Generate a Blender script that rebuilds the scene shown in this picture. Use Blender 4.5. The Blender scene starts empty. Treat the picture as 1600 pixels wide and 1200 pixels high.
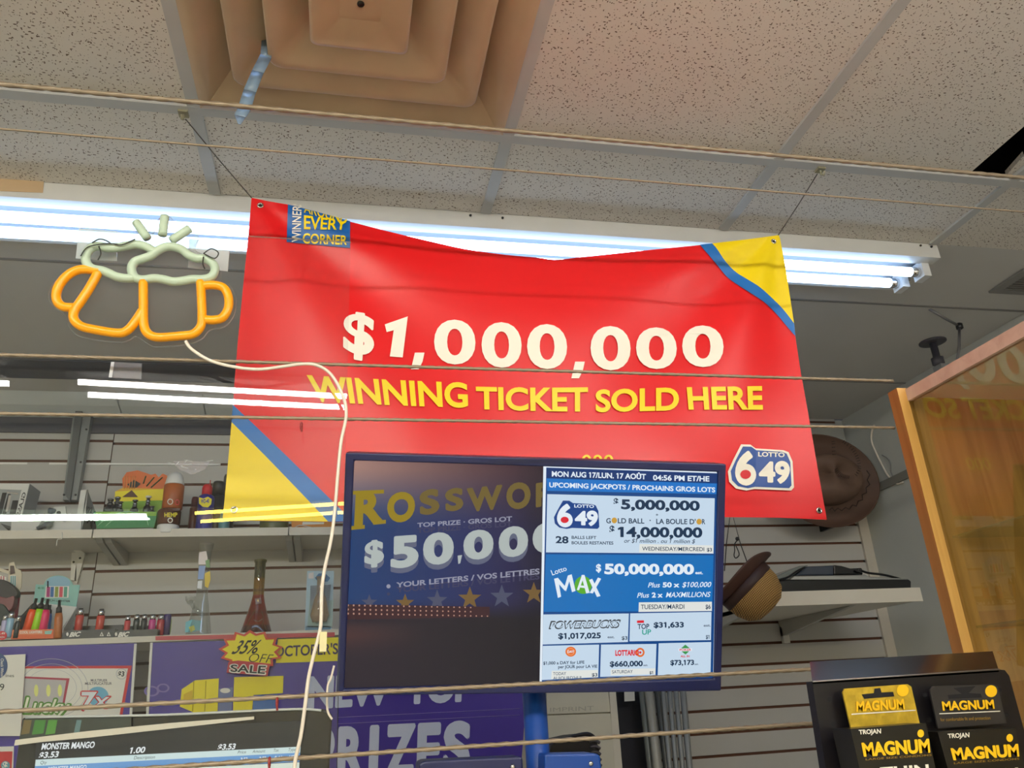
import bpy, bmesh, math, random
from mathutils import Vector, Matrix
random.seed(7)
SC = bpy.context.scene
COL = SC.collection
# ------------------------------------------------------------------ camera
FPX, YAW, PITCH, ROLL = 1240.55, 0.219391, 0.384633, -0.0577354
EYE = Vector((0, 0, 1.5))
def _axes():
    cy, sy, cp, sp = math.cos(YAW), math.sin(YAW), math.cos(PITCH), math.sin(PITCH)
    f = Vector((sy*cp, cy*cp, sp)); r0 = Vector((cy, -sy, 0)); u0 = r0.cross(f)
    c, s = math.cos(ROLL), math.sin(ROLL)
    return c*r0 + s*u0, -s*r0 + c*u0, f
CR, CU, CF = _axes()
cam = bpy.data.cameras.new('camera'); co = bpy.data.objects.new('camera', cam); COL.objects.link(co)
cam.sensor_width = 36; cam.lens = FPX/1600*36; cam.clip_start = .02
co.matrix_world = Matrix(((CR.x, CU.x, -CF.x, EYE.x), (CR.y, CU.y, -CF.y, EYE.y), (CR.z, CU.z, -CF.z, EYE.z), (0, 0, 0, 1)))
SC.camera = co
# ------------------------------------------------------------------ world, exposure, render look
w = bpy.data.worlds.new('world'); SC.world = w; w.use_nodes = True
w.node_tree.nodes['Background'].inputs[0].default_value = (.8, .85, 1, 1)
w.node_tree.nodes['Background'].inputs[1].default_value = .05
SC.view_settings.view_transform = 'Standard'; SC.view_settings.look = 'None'
SC.view_settings.exposure = 0.0; SC.view_settings.gamma = 1; SC.view_settings.use_curve_mapping = False
try:
    SC.cycles.use_denoising = True; SC.cycles.transparent_max_bounces = 24; SC.cycles.max_bounces = 10
    SC.cycles.sample_clamp_indirect = 6
except Exception: pass
TUBE_FRONT = 7.0      # radiance of the tubes of the light over the counter
TUBE_SHOP = 94.0       # radiance of the tubes of the shop behind
# ------------------------------------------------------------------ measured planes of the place (metres, camera = 0,0,1.5)
H = 1.5 + 1.0916       # ceiling
YW = 2.943             # back wall
XW = 2.141             # right wall
TX0, T, TY1 = -.301, .61, 1.296   # ceiling grid
def ray(px, py): return CF + CR*((px-800)/FPX) + CU*((600-py)/FPX)
class Plane:
    def __init__(s, p, n):
        s.p = Vector(p); s.n = Vector(n).normalized()
        if s.n.dot(EYE - s.p) < 0: s.n = -s.n
    def at(s, px, py):
        d = ray(px, py); return EYE + d*((s.p-EYE).dot(s.n)/d.dot(s.n))
    def shift(s, d): return Plane(s.p + s.n*d, s.n)
def PY(y): return Plane((0, y, 0), (0, -1, 0))
def PX(x): return Plane((x, 0, 0), (-1, 0, 0))
def PZ(z): return Plane((0, 0, z), (0, 0, -1))
def Z(z): return z + 1.5
# ------------------------------------------------------------------ materials
def srgb(h):
    if isinstance(h, str):
        h = h.lstrip('#'); c = [int(h[i:i+2], 16)/255 for i in (0, 2, 4)]
    else: c = h
    return tuple((x/12.92 if x <= .04045 else ((x+.055)/1.055)**2.4) for x in c)
_M = {}
def mat(name, col, rough=.5, metal=0, var=.06, scale=14, spec=.5, bump=0, trans=0, alpha=1):
    if name in _M: return _M[name]
    m = bpy.data.materials.new(name); m.use_nodes = True; nt = m.node_tree; b = nt.nodes['Principled BSDF']
    c = srgb(col)
    tc = nt.nodes.new('ShaderNodeTexCoord'); n = nt.nodes.new('ShaderNodeTexNoise'); n.inputs['Scale'].default_value = scale
    n.inputs['Detail'].default_value = 4
    nt.links.new(tc.outputs['Object'], n.inputs['Vector'])
    mx = nt.nodes.new('ShaderNodeMix'); mx.data_type = 'RGBA'
    mx.inputs['A'].default_value = (*[x*(1-var) for x in c], 1); mx.inputs['B'].default_value = (*[min(1, x*(1+var)) for x in c], 1)
    nt.links.new(n.outputs['Fac'], mx.inputs['Factor']); nt.links.new(mx.outputs['Result'], b.inputs['Base Color'])
    b.inputs['Roughness'].default_value = rough; b.inputs['Metallic'].default_value = metal
    b.inputs['Specular IOR Level'].default_value = spec
    if bump:
        bp = nt.nodes.new('ShaderNodeBump'); bp.inputs['Strength'].default_value = bump; bp.inputs['Distance'].default_value = .002
        nt.links.new(n.outputs['Fac'], bp.inputs['Height']); nt.links.new(bp.outputs['Normal'], b.inputs['Normal'])
    if trans: b.inputs['Transmission Weight'].default_value = trans
    if alpha < 1: b.inputs['Alpha'].default_value = alpha
    _M[name] = m; return m
def emit(name, col, s=1.0, gloss=True):
    if name in _M: return _M[name]
    m = bpy.data.materials.new(name); m.use_nodes = True; b = m.node_tree.nodes['Principled BSDF']
    b.inputs['Base Color'].default_value = (.004, .004, .005, 1); b.inputs['Roughness'].default_value = .35
    b.inputs['Specular IOR Level'].default_value = .25 if gloss else 0
    b.inputs['Emission Color'].default_value = (*srgb(col), 1); b.inputs['Emission Strength'].default_value = s
    _M[name] = m; return m
def emit_attr(name, s=1.0):
    m = emit(name, '#000000', s); nt = m.node_tree; a = nt.nodes.new('ShaderNodeAttribute'); a.attribute_name = 'glow'
    nt.links.new(a.outputs['Color'], nt.nodes['Principled BSDF'].inputs['Emission Color']); return m
def glass(name, tint='#ffffff', haze=.04, hazecol='#ffffff', gain=1.0, body=0.0, rough=0.0):
    """clear sheet: passes light straight, mirrors by Fresnel on the outer face, with a little dust"""
    if name in _M: return _M[name]
    m = bpy.data.materials.new(name); m.use_nodes = True; nt = m.node_tree; nt.nodes.clear(); N = nt.nodes.new; L = nt.links.new
    out = N('ShaderNodeOutputMaterial'); tr = N('ShaderNodeBsdfTransparent'); tr.inputs[0].default_value = (*srgb(tint), 1)
    df = N('ShaderNodeBsdfDiffuse'); df.inputs[0].default_value = (*srgb(hazecol), 1)
    tl = N('ShaderNodeBsdfTranslucent'); tl.inputs[0].default_value = (*srgb(hazecol), 1)
    ad = N('ShaderNodeMixShader'); ad.inputs[0].default_value = .5; L(df.outputs[0], ad.inputs[1]); L(tl.outputs[0], ad.inputs[2])
    gl = N('ShaderNodeBsdfGlossy'); gl.inputs['Roughness'].default_value = rough
    no = N('ShaderNodeTexNoise'); no.inputs['Scale'].default_value = 9; no.inputs['Detail'].default_value = 6
    tc = N('ShaderNodeTexCoord'); L(tc.outputs['Object'], no.inputs['Vector'])
    hz = N('ShaderNodeMath'); hz.operation = 'MULTIPLY'; L(no.outputs['Fac'], hz.inputs[0]); hz.inputs[1].default_value = haze*2
    hb = N('ShaderNodeMath'); hb.operation = 'ADD'; L(hz.outputs[0], hb.inputs[0]); hb.inputs[1].default_value = body
    m1 = N('ShaderNodeMixShader'); L(hb.outputs[0], m1.inputs[0]); L(tr.outputs[0], m1.inputs[1]); L(ad.outputs[0], m1.inputs[2])
    fr = N('ShaderNodeFresnel'); fr.inputs[0].default_value = 1.5
    ge = N('ShaderNodeNewGeometry'); inv = N('ShaderNodeMath'); inv.operation = 'SUBTRACT'; inv.inputs[0].default_value = 1
    L(ge.outputs['Backfacing'], inv.inputs[1])
    fm = N('ShaderNodeMath'); fm.operation = 'MULTIPLY'; L(fr.outputs[0], fm.inputs[0]); L(inv.outputs[0], fm.inputs[1])
    fg = N('ShaderNodeMath'); fg.operation = 'MULTIPLY'; L(fm.outputs[0], fg.inputs[0]); fg.inputs[1].default_value = gain; fg.use_clamp = True
    m2 = N('ShaderNodeMixShader'); L(fg.outputs[0], m2.inputs[0]); L(m1.outputs[0], m2.inputs[1]); L(gl.outputs[0], m2.inputs[2])
    L(m2.outputs[0], out.inputs[0]); _M[name] = m; return m
def wood(name, c1, c2, scale=(30, 30, 1.5), rough=.45):
    if name in _M: return _M[name]
    m = mat(name, c1, rough); nt = m.node_tree
    n = [x for x in nt.nodes if x.type == 'TEX_NOISE'][0]; mp = nt.nodes.new('ShaderNodeMapping'); mp.inputs['Scale'].default_value = scale
    tc = [x for x in nt.nodes if x.type == 'TEX_COORD'][0]
    nt.links.new(tc.outputs['Object'], mp.inputs['Vector']); nt.links.new(mp.outputs['Vector'], n.inputs['Vector'])
    n.inputs['Scale'].default_value = 2.2; n.inputs['Detail'].default_value = 8; n.inputs['Distortion'].default_value = .6
    mx = [x for x in nt.nodes if x.type == 'MIX'][0]
    rp = nt.nodes.new('ShaderNodeMapRange'); rp.inputs['From Min'].default_value = .3; rp.inputs['From Max'].default_value = .7
    nt.links.new(n.outputs['Fac'], rp.inputs['Value']); nt.links.new(rp.outputs['Result'], mx.inputs['Factor'])
    mx.inputs['A'].default_value = (*srgb(c1), 1); mx.inputs['B'].default_value = (*srgb(c2), 1); return m
def flecked():
    m = mat('ceiling_tile', '#e2dcd3', .9, scale=3, var=.05); nt = m.node_tree; N = nt.nodes.new; L = nt.links.new
    b = nt.nodes['Principled BSDF']; tc = [x for x in nt.nodes if x.type == 'TEX_COORD'][0]; mx = [x for x in nt.nodes if x.type == 'MIX'][0]
    facs = []
    for rot, sc, th in ((.5, (75, 190, 1), .15), (-.9, (190, 80, 1), .13), (1.3, (140, 140, 1), .12)):
        wn = N('ShaderNodeTexNoise'); wn.inputs['Scale'].default_value = 70; L(tc.outputs['Object'], wn.inputs['Vector'])
        va = N('ShaderNodeVectorMath'); va.operation = 'MULTIPLY_ADD'; L(wn.outputs['Color'], va.inputs[0]); va.inputs[1].default_value = (.006, .006, 0)
        L(tc.outputs['Object'], va.inputs[2])
        mp = N('ShaderNodeMapping'); mp.inputs['Rotation'].default_value = (0, 0, rot); mp.inputs['Scale'].default_value = sc; L(va.outputs[0], mp.inputs['Vector'])
        v = N('ShaderNodeTexVoronoi'); v.voronoi_dimensions = '2D'; v.inputs['Scale'].default_value = 1; L(mp.outputs[0], v.inputs['Vector'])
        # keep only some cells
        sp = N('ShaderNodeSeparateColor'); L(v.outputs['Color'], sp.inputs[0])
        th0 = N('ShaderNodeMath'); th0.operation = 'SUBTRACT'; L(sp.outputs[0], th0.inputs[0]); th0.inputs[1].default_value = .5
        th2 = N('ShaderNodeMath'); th2.operation = 'MULTIPLY'; L(th0.outputs[0], th2.inputs[0]); th2.inputs[1].default_value = th*3.0
        lt = N('ShaderNodeMath'); lt.operation = 'LESS_THAN'; L(v.outputs['Distance'], lt.inputs[0]); L(th2.outputs[0], lt.inputs[1])
        facs.append(lt)
    a = N('ShaderNodeMath'); a.operation = 'MAXIMUM'; L(facs[0].outputs[0], a.inputs[0]); L(facs[1].outputs[0], a.inputs[1])
    c = N('ShaderNodeMath'); c.operation = 'MAXIMUM'; L(a.outputs[0], c.inputs[0]); L(facs[2].outputs[0], c.inputs[1])
    m2 = N('ShaderNodeMix'); m2.data_type = 'RGBA'; L(c.outputs[0], m2.inputs['Factor']); L(mx.outputs['Result'], m2.inputs['A'])
    m2.inputs['B'].default_value = (*srgb('#6a5848'), 1); L(m2.outputs['Result'], b.inputs['Base Color'])
    bp = N('ShaderNodeBump'); bp.invert = True; bp.inputs['Strength'].default_value = .5; bp.inputs['Distance'].default_value = .002
    L(c.outputs[0], bp.inputs['Height']); L(bp.outputs['Normal'], b.inputs['Normal']); return m
# ------------------------------------------------------------------ mesh builder
_TXT = {}
def glyphs(s, bold, shear):
    k = (s, bold, shear)
    if k in _TXT: return _TXT[k]
    if bold > .031:      # heavy weights: copies of the regular outline set side by side
        v0, f0 = glyphs(s, .02, shear); d = bold-.02; vs = []; fs = []
        for i in range(8):
            b = len(vs); vs += [(v[0]+d*math.cos(i*.7854), v[1]+d*math.sin(i*.7854), i) for v in v0]; fs += [tuple(b+q for q in f) for f in f0]
        _TXT[k] = (vs, fs); return vs, fs
    c = bpy.data.curves.new('t', 'FONT'); c.body = s; c.size = 1; c.offset = bold; c.shear = shear; c.resolution_u = 5; c.fill_mode = 'FRONT'
    o = bpy.data.objects.new('t', c); COL.objects.link(o); bpy.context.view_layer.update()
    dg = bpy.context.evaluated_depsgraph_get(); e = o.evaluated_get(dg); me = e.to_mesh()
    vs = [(v.co.x, v.co.y) for v in me.vertices]; fs = [tuple(p.vertices) for p in me.polygons]
    e.to_mesh_clear(); fix = []
    if '1' in s and s != '1':       # the built-in figure one is a bare bar: give it its flag
        w0 = 0
        for i, ch in enumerate(s):
            if ch != '1': continue
            v1, _ = glyphs('1', bold, 0)[:2]; bw = max(a for a, b in v1[:4])-min(a for a, b in v1[:4])
            c.body = s[:i+1]; c.shear = 0; bpy.context.view_layer.update(); e2 = o.evaluated_get(bpy.context.evaluated_depsgraph_get()); m2 = e2.to_mesh()
            fix.append((max(v.co.x for v in m2.vertices)-bw, max(b for a, b in v1))); e2.to_mesh_clear()
    elif s == '1': fix.append((min(v[0] for v in vs), max(v[1] for v in vs)))
    for x, h in fix:
        b = len(vs); vs += [(px+shear*py, py) for px, py in ((x+.01, h), (x-.02, h-.01), (x-.13, h-.10), (x-.13, h-.19), (x+.01, h-.15))]; fs.append((b, b+1, b+2, b+3, b+4))
    bpy.data.objects.remove(o); bpy.data.curves.remove(c)
    _TXT[k] = (vs, fs); return vs, fs
class MB:
    def __init__(s): s.v = []; s.f = []; s.m = []; s.sm = []; s.glow = None
    def slot(s, m):
        if m not in s.m: s.m.append(m)
        return s.m.index(m)
    def add(s, vs, fs, m, smooth=False):
        b = len(s.v); s.v += [Vector(v) for v in vs]; k = s.slot(m)
        for f in fs: s.f.append(tuple(b+i for i in f)); s.sm.append((k, smooth))
        return b
    def box(s, lo, hi, m, M=None):
        x0, y0, z0 = lo; x1, y1, z1 = hi
        vs = [Vector(p) for p in ((x0,y0,z0),(x1,y0,z0),(x1,y1,z0),(x0,y1,z0),(x0,y0,z1),(x1,y0,z1),(x1,y1,z1),(x0,y1,z1))]
        if M: vs = [M @ v for v in vs]
        s.add(vs, [(0,3,2,1),(4,5,6,7),(0,1,5,4),(1,2,6,5),(2,3,7,6),(3,0,4,7)], m); return s
    def poly(s, pts, m): s.add(pts, [tuple(range(len(pts)))], m); return s
    def prism(s, pts, ext, m, mside=None):
        pts = [Vector(p) for p in pts]; n = len(pts); e = Vector(ext)
        a = s.add(pts + [p+e for p in pts], [tuple(range(n)), tuple(range(2*n-1, n-1, -1))], m)
        k = s.slot(mside or m)
        for i in range(n):
            j = (i+1) % n; s.f.append((a+j, a+i, a+n+i, a+n+j)); s.sm.append((k, False))
        return s
    def ppoly(s, pxs, surf, m, off=0.0):
        return s.poly([surf.at(*p) + surf.n*off for p in pxs], m)
    def pprism(s, pxs, surf, depth, m, mside=None, off=0.0):
        pts = [surf.at(*p) + surf.n*off for p in pxs]
        nn = Vector((0, 0, 0))
        for i in range(len(pts)): nn += pts[i].cross(pts[(i+1) % len(pts)])
        if nn.dot(surf.n) < 0: pts.reverse()
        return s.prism(pts, -surf.n*depth, m, mside)
    def tube(s, path, r, m, seg=10, closed=False, lobes=0, twist=0, caps=True):
        P = [Vector(p) for p in path]; n = len(P); rings = []; up = None
        L = 0; vs = []
        for i in range(n):
            if closed: t = (P[(i+1) % n]-P[i-1])
            else: t = P[min(i+1, n-1)]-P[max(i-1, 0)]
            t.normalize()
            if up is None:
                up = Vector((0, 0, 1)) if abs(t.z) < .9 else Vector((1, 0, 0))
            a = up - t*up.dot(t)
            if a.length < 1e-4: a = t.orthogonal()
            a.normalize(); b = t.cross(a); up = a
            if i: L += (P[i]-P[i-1]).length
            rr = r[i] if isinstance(r, (list, tuple)) else r
            for k in range(seg):
                th = 2*math.pi*k/seg; q = rr*(1+.22*math.cos(lobes*(th) - twist*L)) if lobes else rr
                vs.append(P[i] + (a*math.cos(th) + b*math.sin(th))*q)
        fs = []
        for i in range(n if closed else n-1):
            j = (i+1) % n
            for k in range(seg):
                l = (k+1) % seg; fs.append((i*seg+k, i*seg+l, j*seg+l, j*seg+k))
        if caps and not closed:
            fs.append(tuple(range(seg-1, -1, -1))); fs.append(tuple((n-1)*seg+k for k in range(seg)))
        s.add(vs, fs, m, True); return s
    def lathe(s, prof, o, m, axis=(0, 0, 1), seg=28, mats=None, caps=True):
        ax = Vector(axis).normalized(); a = ax.orthogonal().normalized(); b = ax.cross(a); o = Vector(o); vs = []
        for r, z in prof:
            for k in range(seg):
                th = 2*math.pi*k/seg; vs.append(o + ax*z + (a*math.cos(th)+b*math.sin(th))*r)
        base = s.add(vs, [], m)
        for i in range(len(prof)-1):
            k2 = s.slot(mats[i] if mats else m)
            for k in range(seg):
                l = (k+1) % seg
                s.f.append((base+i*seg+k, base+i*seg+l, base+(i+1)*seg+l, base+(i+1)*seg+k)); s.sm.append((k2, True))
        if caps:
            if prof[0][0] > 1e-5: s.f.append(tuple(base+k for k in range(seg-1, -1, -1))); s.sm.append((s.slot(mats[0] if mats else m), False))
            if prof[-1][0] > 1e-5: s.f.append(tuple(base+(len(prof)-1)*seg+k for k in range(seg))); s.sm.append((s.slot(mats[-1] if mats else m), False))
        return s
    def text(s, t, quad, surf, m, bold=.02, off=.0008, bow=0, shear=0, clip=None, ink=False):
        """quad = picture points TL TR BR BL of the cap-height box on the printed surface"""
        vs, fs = glyphs(t, bold, shear); hv, _ = glyphs('H', bold, 0)
        x0 = min(v[0] for v in vs); x1 = max(v[0] for v in vs)
        y0 = min(v[1] for v in hv); y1 = max(v[1] for v in hv)
        if ink: y0 = min(v[1] for v in vs); y1 = max(v[1] for v in vs)
        L = [((v[0]-x0)/(x1-x0), (v[1]-y0)/(y1-y0), (v[2] if len(v) > 2 else 0)*4e-5) for v in vs]
        if clip:
            bm = bmesh.new(); bv = [bm.verts.new(q) for q in L]
            for f in fs:
                try: bm.faces.new([bv[i] for i in f])
                except ValueError: pass
            cp, cn = clip
            bmesh.ops.bisect_plane(bm, geom=bm.verts[:]+bm.edges[:]+bm.faces[:], plane_co=(*cp, 0), plane_no=(*cn, 0), clear_outer=True)
            bm.verts.index_update(); L = [tuple(v.co) for v in bm.verts]; fs = [tuple(v.index for v in f.verts) for f in bm.faces]; bm.free()
        tl, tr, br, bl = quad; out = []
        for a, b, e in L:
            x = (tl[0]*(1-a)+tr[0]*a)*b + (bl[0]*(1-a)+br[0]*a)*(1-b)
            y = (tl[1]*(1-a)+tr[1]*a)*b + (bl[1]*(1-a)+br[1]*a)*(1-b) + bow*4*a*(1-a)
            out.append(surf.at(x, y) + surf.n*(off+e))
        s.add(out, fs, m); return s
    def disc(s, cx, cy, rx, ry, surf, m, off=.0006, seg=24, inner=0):
        if inner:
            a = [surf.at(cx+rx*math.cos(6.2832*k/seg), cy+ry*math.sin(6.2832*k/seg))+surf.n*off for k in range(seg)]
            b = [surf.at(cx+rx*inner*math.cos(6.2832*k/seg), cy+ry*inner*math.sin(6.2832*k/seg))+surf.n*off for k in range(seg)]
            s.add(a+b, [(k, (k+1) % seg, seg+(k+1) % seg, seg+k) for k in range(seg)], m); return s
        return s.ppoly([(cx+rx*math.cos(6.2832*k/seg), cy+ry*math.sin(6.2832*k/seg)) for k in range(seg)], surf, m, off)
    def floor_at(s, z):
        for v in s.v: v.z = max(v.z, z)
        return s
    def build(s, name, parent=None, fix=False):
        if parent is not None: org = parent['_o'] if not isinstance(parent, tuple) else parent[1]
        else:
            xs = [v.x for v in s.v]; ys = [v.y for v in s.v]; zs = [v.z for v in s.v]
            org = ((min(xs)+max(xs))/2, (min(ys)+max(ys))/2, min(zs))
        o3 = Vector(org)
        me = bpy.data.meshes.new(name); me.from_pydata([v-o3 for v in s.v], [], s.f)
        for m in s.m: me.materials.append(m)
        for p, (k, sm) in zip(me.polygons, s.sm): p.material_index = k; p.use_smooth = sm
        if s.glow:
            at = me.color_attributes.new('glow', 'FLOAT_COLOR', 'POINT')
            for i, c in enumerate(s.glow + [(0, 0, 0)]*(len(s.v)-len(s.glow))): at.data[i].color = (*srgb(c), 1)
        if fix:
            bm = bmesh.new(); bm.from_mesh(me); bmesh.ops.recalc_face_normals(bm, faces=bm.faces); bm.to_mesh(me); bm.free()
        me.update()
        o = bpy.data.objects.new(name, me); COL.objects.link(o)
        if parent is None: o.location = o3
        else: o.parent = parent
        o['_o'] = tuple(org); return o
def thing(name, label, cat, loc, group=None):
    o = bpy.data.objects.new(name, None); COL.objects.link(o); o.location = loc; o.empty_display_size = .02
    o['label'] = label; o['category'] = cat; o['_o'] = tuple(loc)
    if group: o['group'] = group
    return o
def tag(o, label, cat, group=None):
    o['label'] = label; o['category'] = cat
    if group: o['group'] = group
    return o
def struct(o): o['kind'] = 'structure'; return o
def arc(pts, n=8, closed=False):
    """Catmull-Rom through points (2D or 3D tuples)"""
    P = [Vector(p if len(p) == 3 else (p[0], p[1], 0)) for p in pts]; out = []; N = len(P)
    for i in range(N if closed else N-1):
        g = (lambda k: P[k % N]) if closed else (lambda k: P[max(0, min(N-1, k))])
        a, b, c, d = g(i-1), g(i), g(i+1), g(i+2)
        for k in range(n):
            t = k/n; out.append(.5*((2*b)+(c-a)*t+(2*a-5*b+4*c-d)*t*t+(3*b-a-3*c+d)*t**3))
    if not closed: out.append(P[-1])
    return out if len(pts[0]) == 3 else [(v.x, v.y) for v in out]
def pxpath(pts, surf, n=8, closed=False, smooth=True):
    return [surf.at(*p) for p in (arc(pts, n, closed) if smooth else pts)]
# common materials
M_white = mat('white_paint', '#e4e2da', .5); M_black = mat('black_plastic', '#121214', .35); M_grey = mat('grey_metal', '#9c9e9e', .4, .4)
M_chrome = mat('chrome', '#d8d8d8', .15, 1); M_tile = flecked(); M_tee = mat('grid_paint', '#c0c0be', .5)
M_pwhite = mat('print_white', '#efece2', .5, var=.02); M_pblack = mat('print_black', '#15151a', .5, var=.02)
M_pyel = mat('print_yellow', '#f8e600', .45, var=.03); M_pred = mat('print_red', '#d0202c', .45, var=.03)
M_pblue = mat('print_blue', '#1f5fa8', .45, var=.03); M_purple = mat('print_purple', '#3d2796', .4, var=.12, scale=6)
M_beige = mat('beige_enamel', '#d6d0c2', .45); M_slat = mat('slat_laminate', '#bfbdb8', .45, var=.03, scale=4); M_mdf = mat('slat_groove', '#6d4a3a', .9)
# ================================================================== room shell
RX0, RY0 = -3.2, -4.2
def rect_grid(m, xs, ys, z, mt, skip=()):
    for i in range(len(xs)-1):
        for j in range(len(ys)-1):
            cx, cy = (xs[i]+xs[i+1])/2, (ys[j]+ys[j+1])/2
            if any(a < cx < b and c < cy < d for a, b, c, d in skip): continue
            m.poly([(xs[i], ys[j], z), (xs[i], ys[j+1], z), (xs[i+1], ys[j+1], z), (xs[i+1], ys[j], z)], mt)
DIFH = (TX0+.02, TX0+T-.02, TY1-T+.02, TY1-.02)
HOLE = (1.405, 1.52, TY1-T, 1.278)
m = MB(); xs = sorted([RX0, XW, HOLE[0], HOLE[1], DIFH[0], DIFH[1]] + [TX0+T*k for k in range(-4, 4)]); ys = sorted([RY0, YW, HOLE[3], DIFH[2], DIFH[3], 1.571] + [TY1+T*k for k in range(-8, 3)])
rect_grid(m, xs, ys, H, M_tile, [HOLE, DIFH, (RX0-1, XW+1, 1.571, YW+1)])
rect_grid(m, [RX0, -1.2, .02, 1.24, XW], [1.571, TY1+T, TY1+2*T, YW], H, mat('ceiling_board', '#cfcdc9', .85, scale=3, var=.05)); struct(m.build('ceiling'))
m = MB(); M_void = mat('dark_void', '#16161c', .9)   # the dark space above the opened tile
m.box((1.2, TY1-T-.2, H+.012), (1.8, 1.4, H+.45), M_void); 
m.f.pop(0); m.sm.pop(0); struct(m.build('ceiling_plenum'))
m = MB(); m.pprism([(1572, 274), (1600, 243), (1604, 280), (1578, 277)], PZ(H+.004), .012, M_tile); tag(m.build('ceiling_tile_scrap'), 'broken corner of a speckled ceiling tile in the dark gap', 'ceiling tile')
m = MB()
for k in range(-4, 4):
    x = TX0+T*k
    if x < XW: m.box((x-.012, RY0, H-.006), (x+.012, 1.565, H+.003), M_tee)
struct(m.build('trim_1'))
m = MB()
for k in range(-8, 1): m.box((RX0, TY1+T*k-.012, H-.0065), (XW, TY1+T*k+.012, H+.003), M_tee)
for k in (1, 2): m.box((RX0, TY1+T*k-.004, H-.003), (XW, TY1+T*k+.004, H+.003), mat('joint_grey', '#8a8886', .7))
struct(m.build('trim_2'))
m = MB(); m.poly([(RX0, RY0, 0), (XW, RY0, 0), (XW, YW+.2, 0), (RX0, YW+.2, 0)], mat('floor_tile', '#e3e1dc', .4)); struct(m.build('floor'))
M_wall = mat('wall_paint', '#c2c4be', .7, scale=5, var=.05); M_shop = mat('shop_wall', '#ebe8e2', .8)
def slatwall(x0, x1, off):
    """one laminated panel of horizontal slats with raw grooves"""
    m = MB(); g = .0095; d = .010; p = .0755; zs = [.473+off+p*k for k in range(-20, 9)]
    lo = 0
    for zc in zs:
        za, zb = Z(zc-g/2), Z(zc+g/2)
        m.poly([(x0, YW, lo), (x1, YW, lo), (x1, YW, za), (x0, YW, za)], M_slat)
        m.poly([(x0, YW, za), (x1, YW, za), (x1, YW+d, za-.004), (x0, YW+d, za-.004)], M_mdf)
        m.poly([(x0, YW+d, za-.004), (x1, YW+d, za-.004), (x1, YW+d, zb+.004), (x0, YW+d, zb+.004)], M_mdf)
        m.poly([(x0, YW+d, zb+.004), (x1, YW+d, zb+.004), (x1, YW, zb), (x0, YW, zb)], M_mdf)
        lo = zb
    m.poly([(x0, YW, lo), (x1, YW, lo), (x1, YW, H), (x0, YW, H)], M_slat)
    for x in (x0, x1): m.poly([(x, YW, 0), (x, YW+d, 0), (x, YW+d, H), (x, YW, H)], M_mdf)
    return m
struct(slatwall(RX0, -.824, .032).build('wall_back'))
struct(slatwall(-.821, .9, .0225).build('wall_back_middle'))
struct(slatwall(.903, 2.098, 0).build('wall_back_right'))
m = MB(); m.box((RX0, YW+.012, 0), (XW+.1, YW+.05, H), M_wall); struct(m.build('wall_behind_panels'))
m = MB(); m.box((2.098, YW-.012, 0), (XW, YW+.01, Z(.9)), mat('corner_trim', '#c9c2b4', .5)); struct(m.build('trim_3'))
m = MB(); m.box((XW, RY0, 0), (XW+.06, YW+.05, H), M_wall); struct(m.build('wall_right'))
m = MB(); m.box((RX0-.06, RY0, 0), (RX0, YW+.05, H), M_shop); struct(m.build('wall_left'))
m = MB(); m.box((RX0, RY0-.06, 0), (XW+.06, RY0, H), M_shop); struct(m.build('wall_front'))
m = MB(); zz_ = Z(.473+.0225+.0755*5)
for a, b in ((RX0, -1.09), (-1.02, -.45)): m.box((a, YW-.002, zz_-.0035), (b, YW+.004, zz_+.0035), mat('white_insert', '#f4f4f0', .4))
struct(m.build('trim_8'))
# cornice boards along the top of the back wall
m = MB(); M_corn = mat('cornice_board', '#e2e8e6', .5)
for a, b in ((RX0, -.80), (-.795, -.513), (-.508, .2)):
    m.prism([(a, 2.80, H-.001), (a, YW-.001, H-.001), (a, YW-.001, H-.05), (a, 2.86, H-.03)], (b-a, 0, 0), M_corn)
struct(m.build('trim_4'))
m = MB(); q = PY(YW-.004); m.pprism([(1262, 668), (1317, 668), (1320, 687), (1264, 687)], q, .003, mat('top_panel', '#b4b6b0', .5)); struct(m.build('trim_5'))
M_shade = mat('dark_board', '#4c4e58', .6)  # dark strips painted in for the shaded bands at wall top and ceiling
m = MB(); m.box((RX0, YW-.012, Z(.985)), (.2, YW-.001, Z(1.041)), M_shade); struct(m.build('trim_6'))
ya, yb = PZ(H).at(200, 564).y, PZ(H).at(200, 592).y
m = MB(); m.box((RX0, ya, H-.007), (.2, yb, H-.001), M_shade); struct(m.build('trim_7'))
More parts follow.
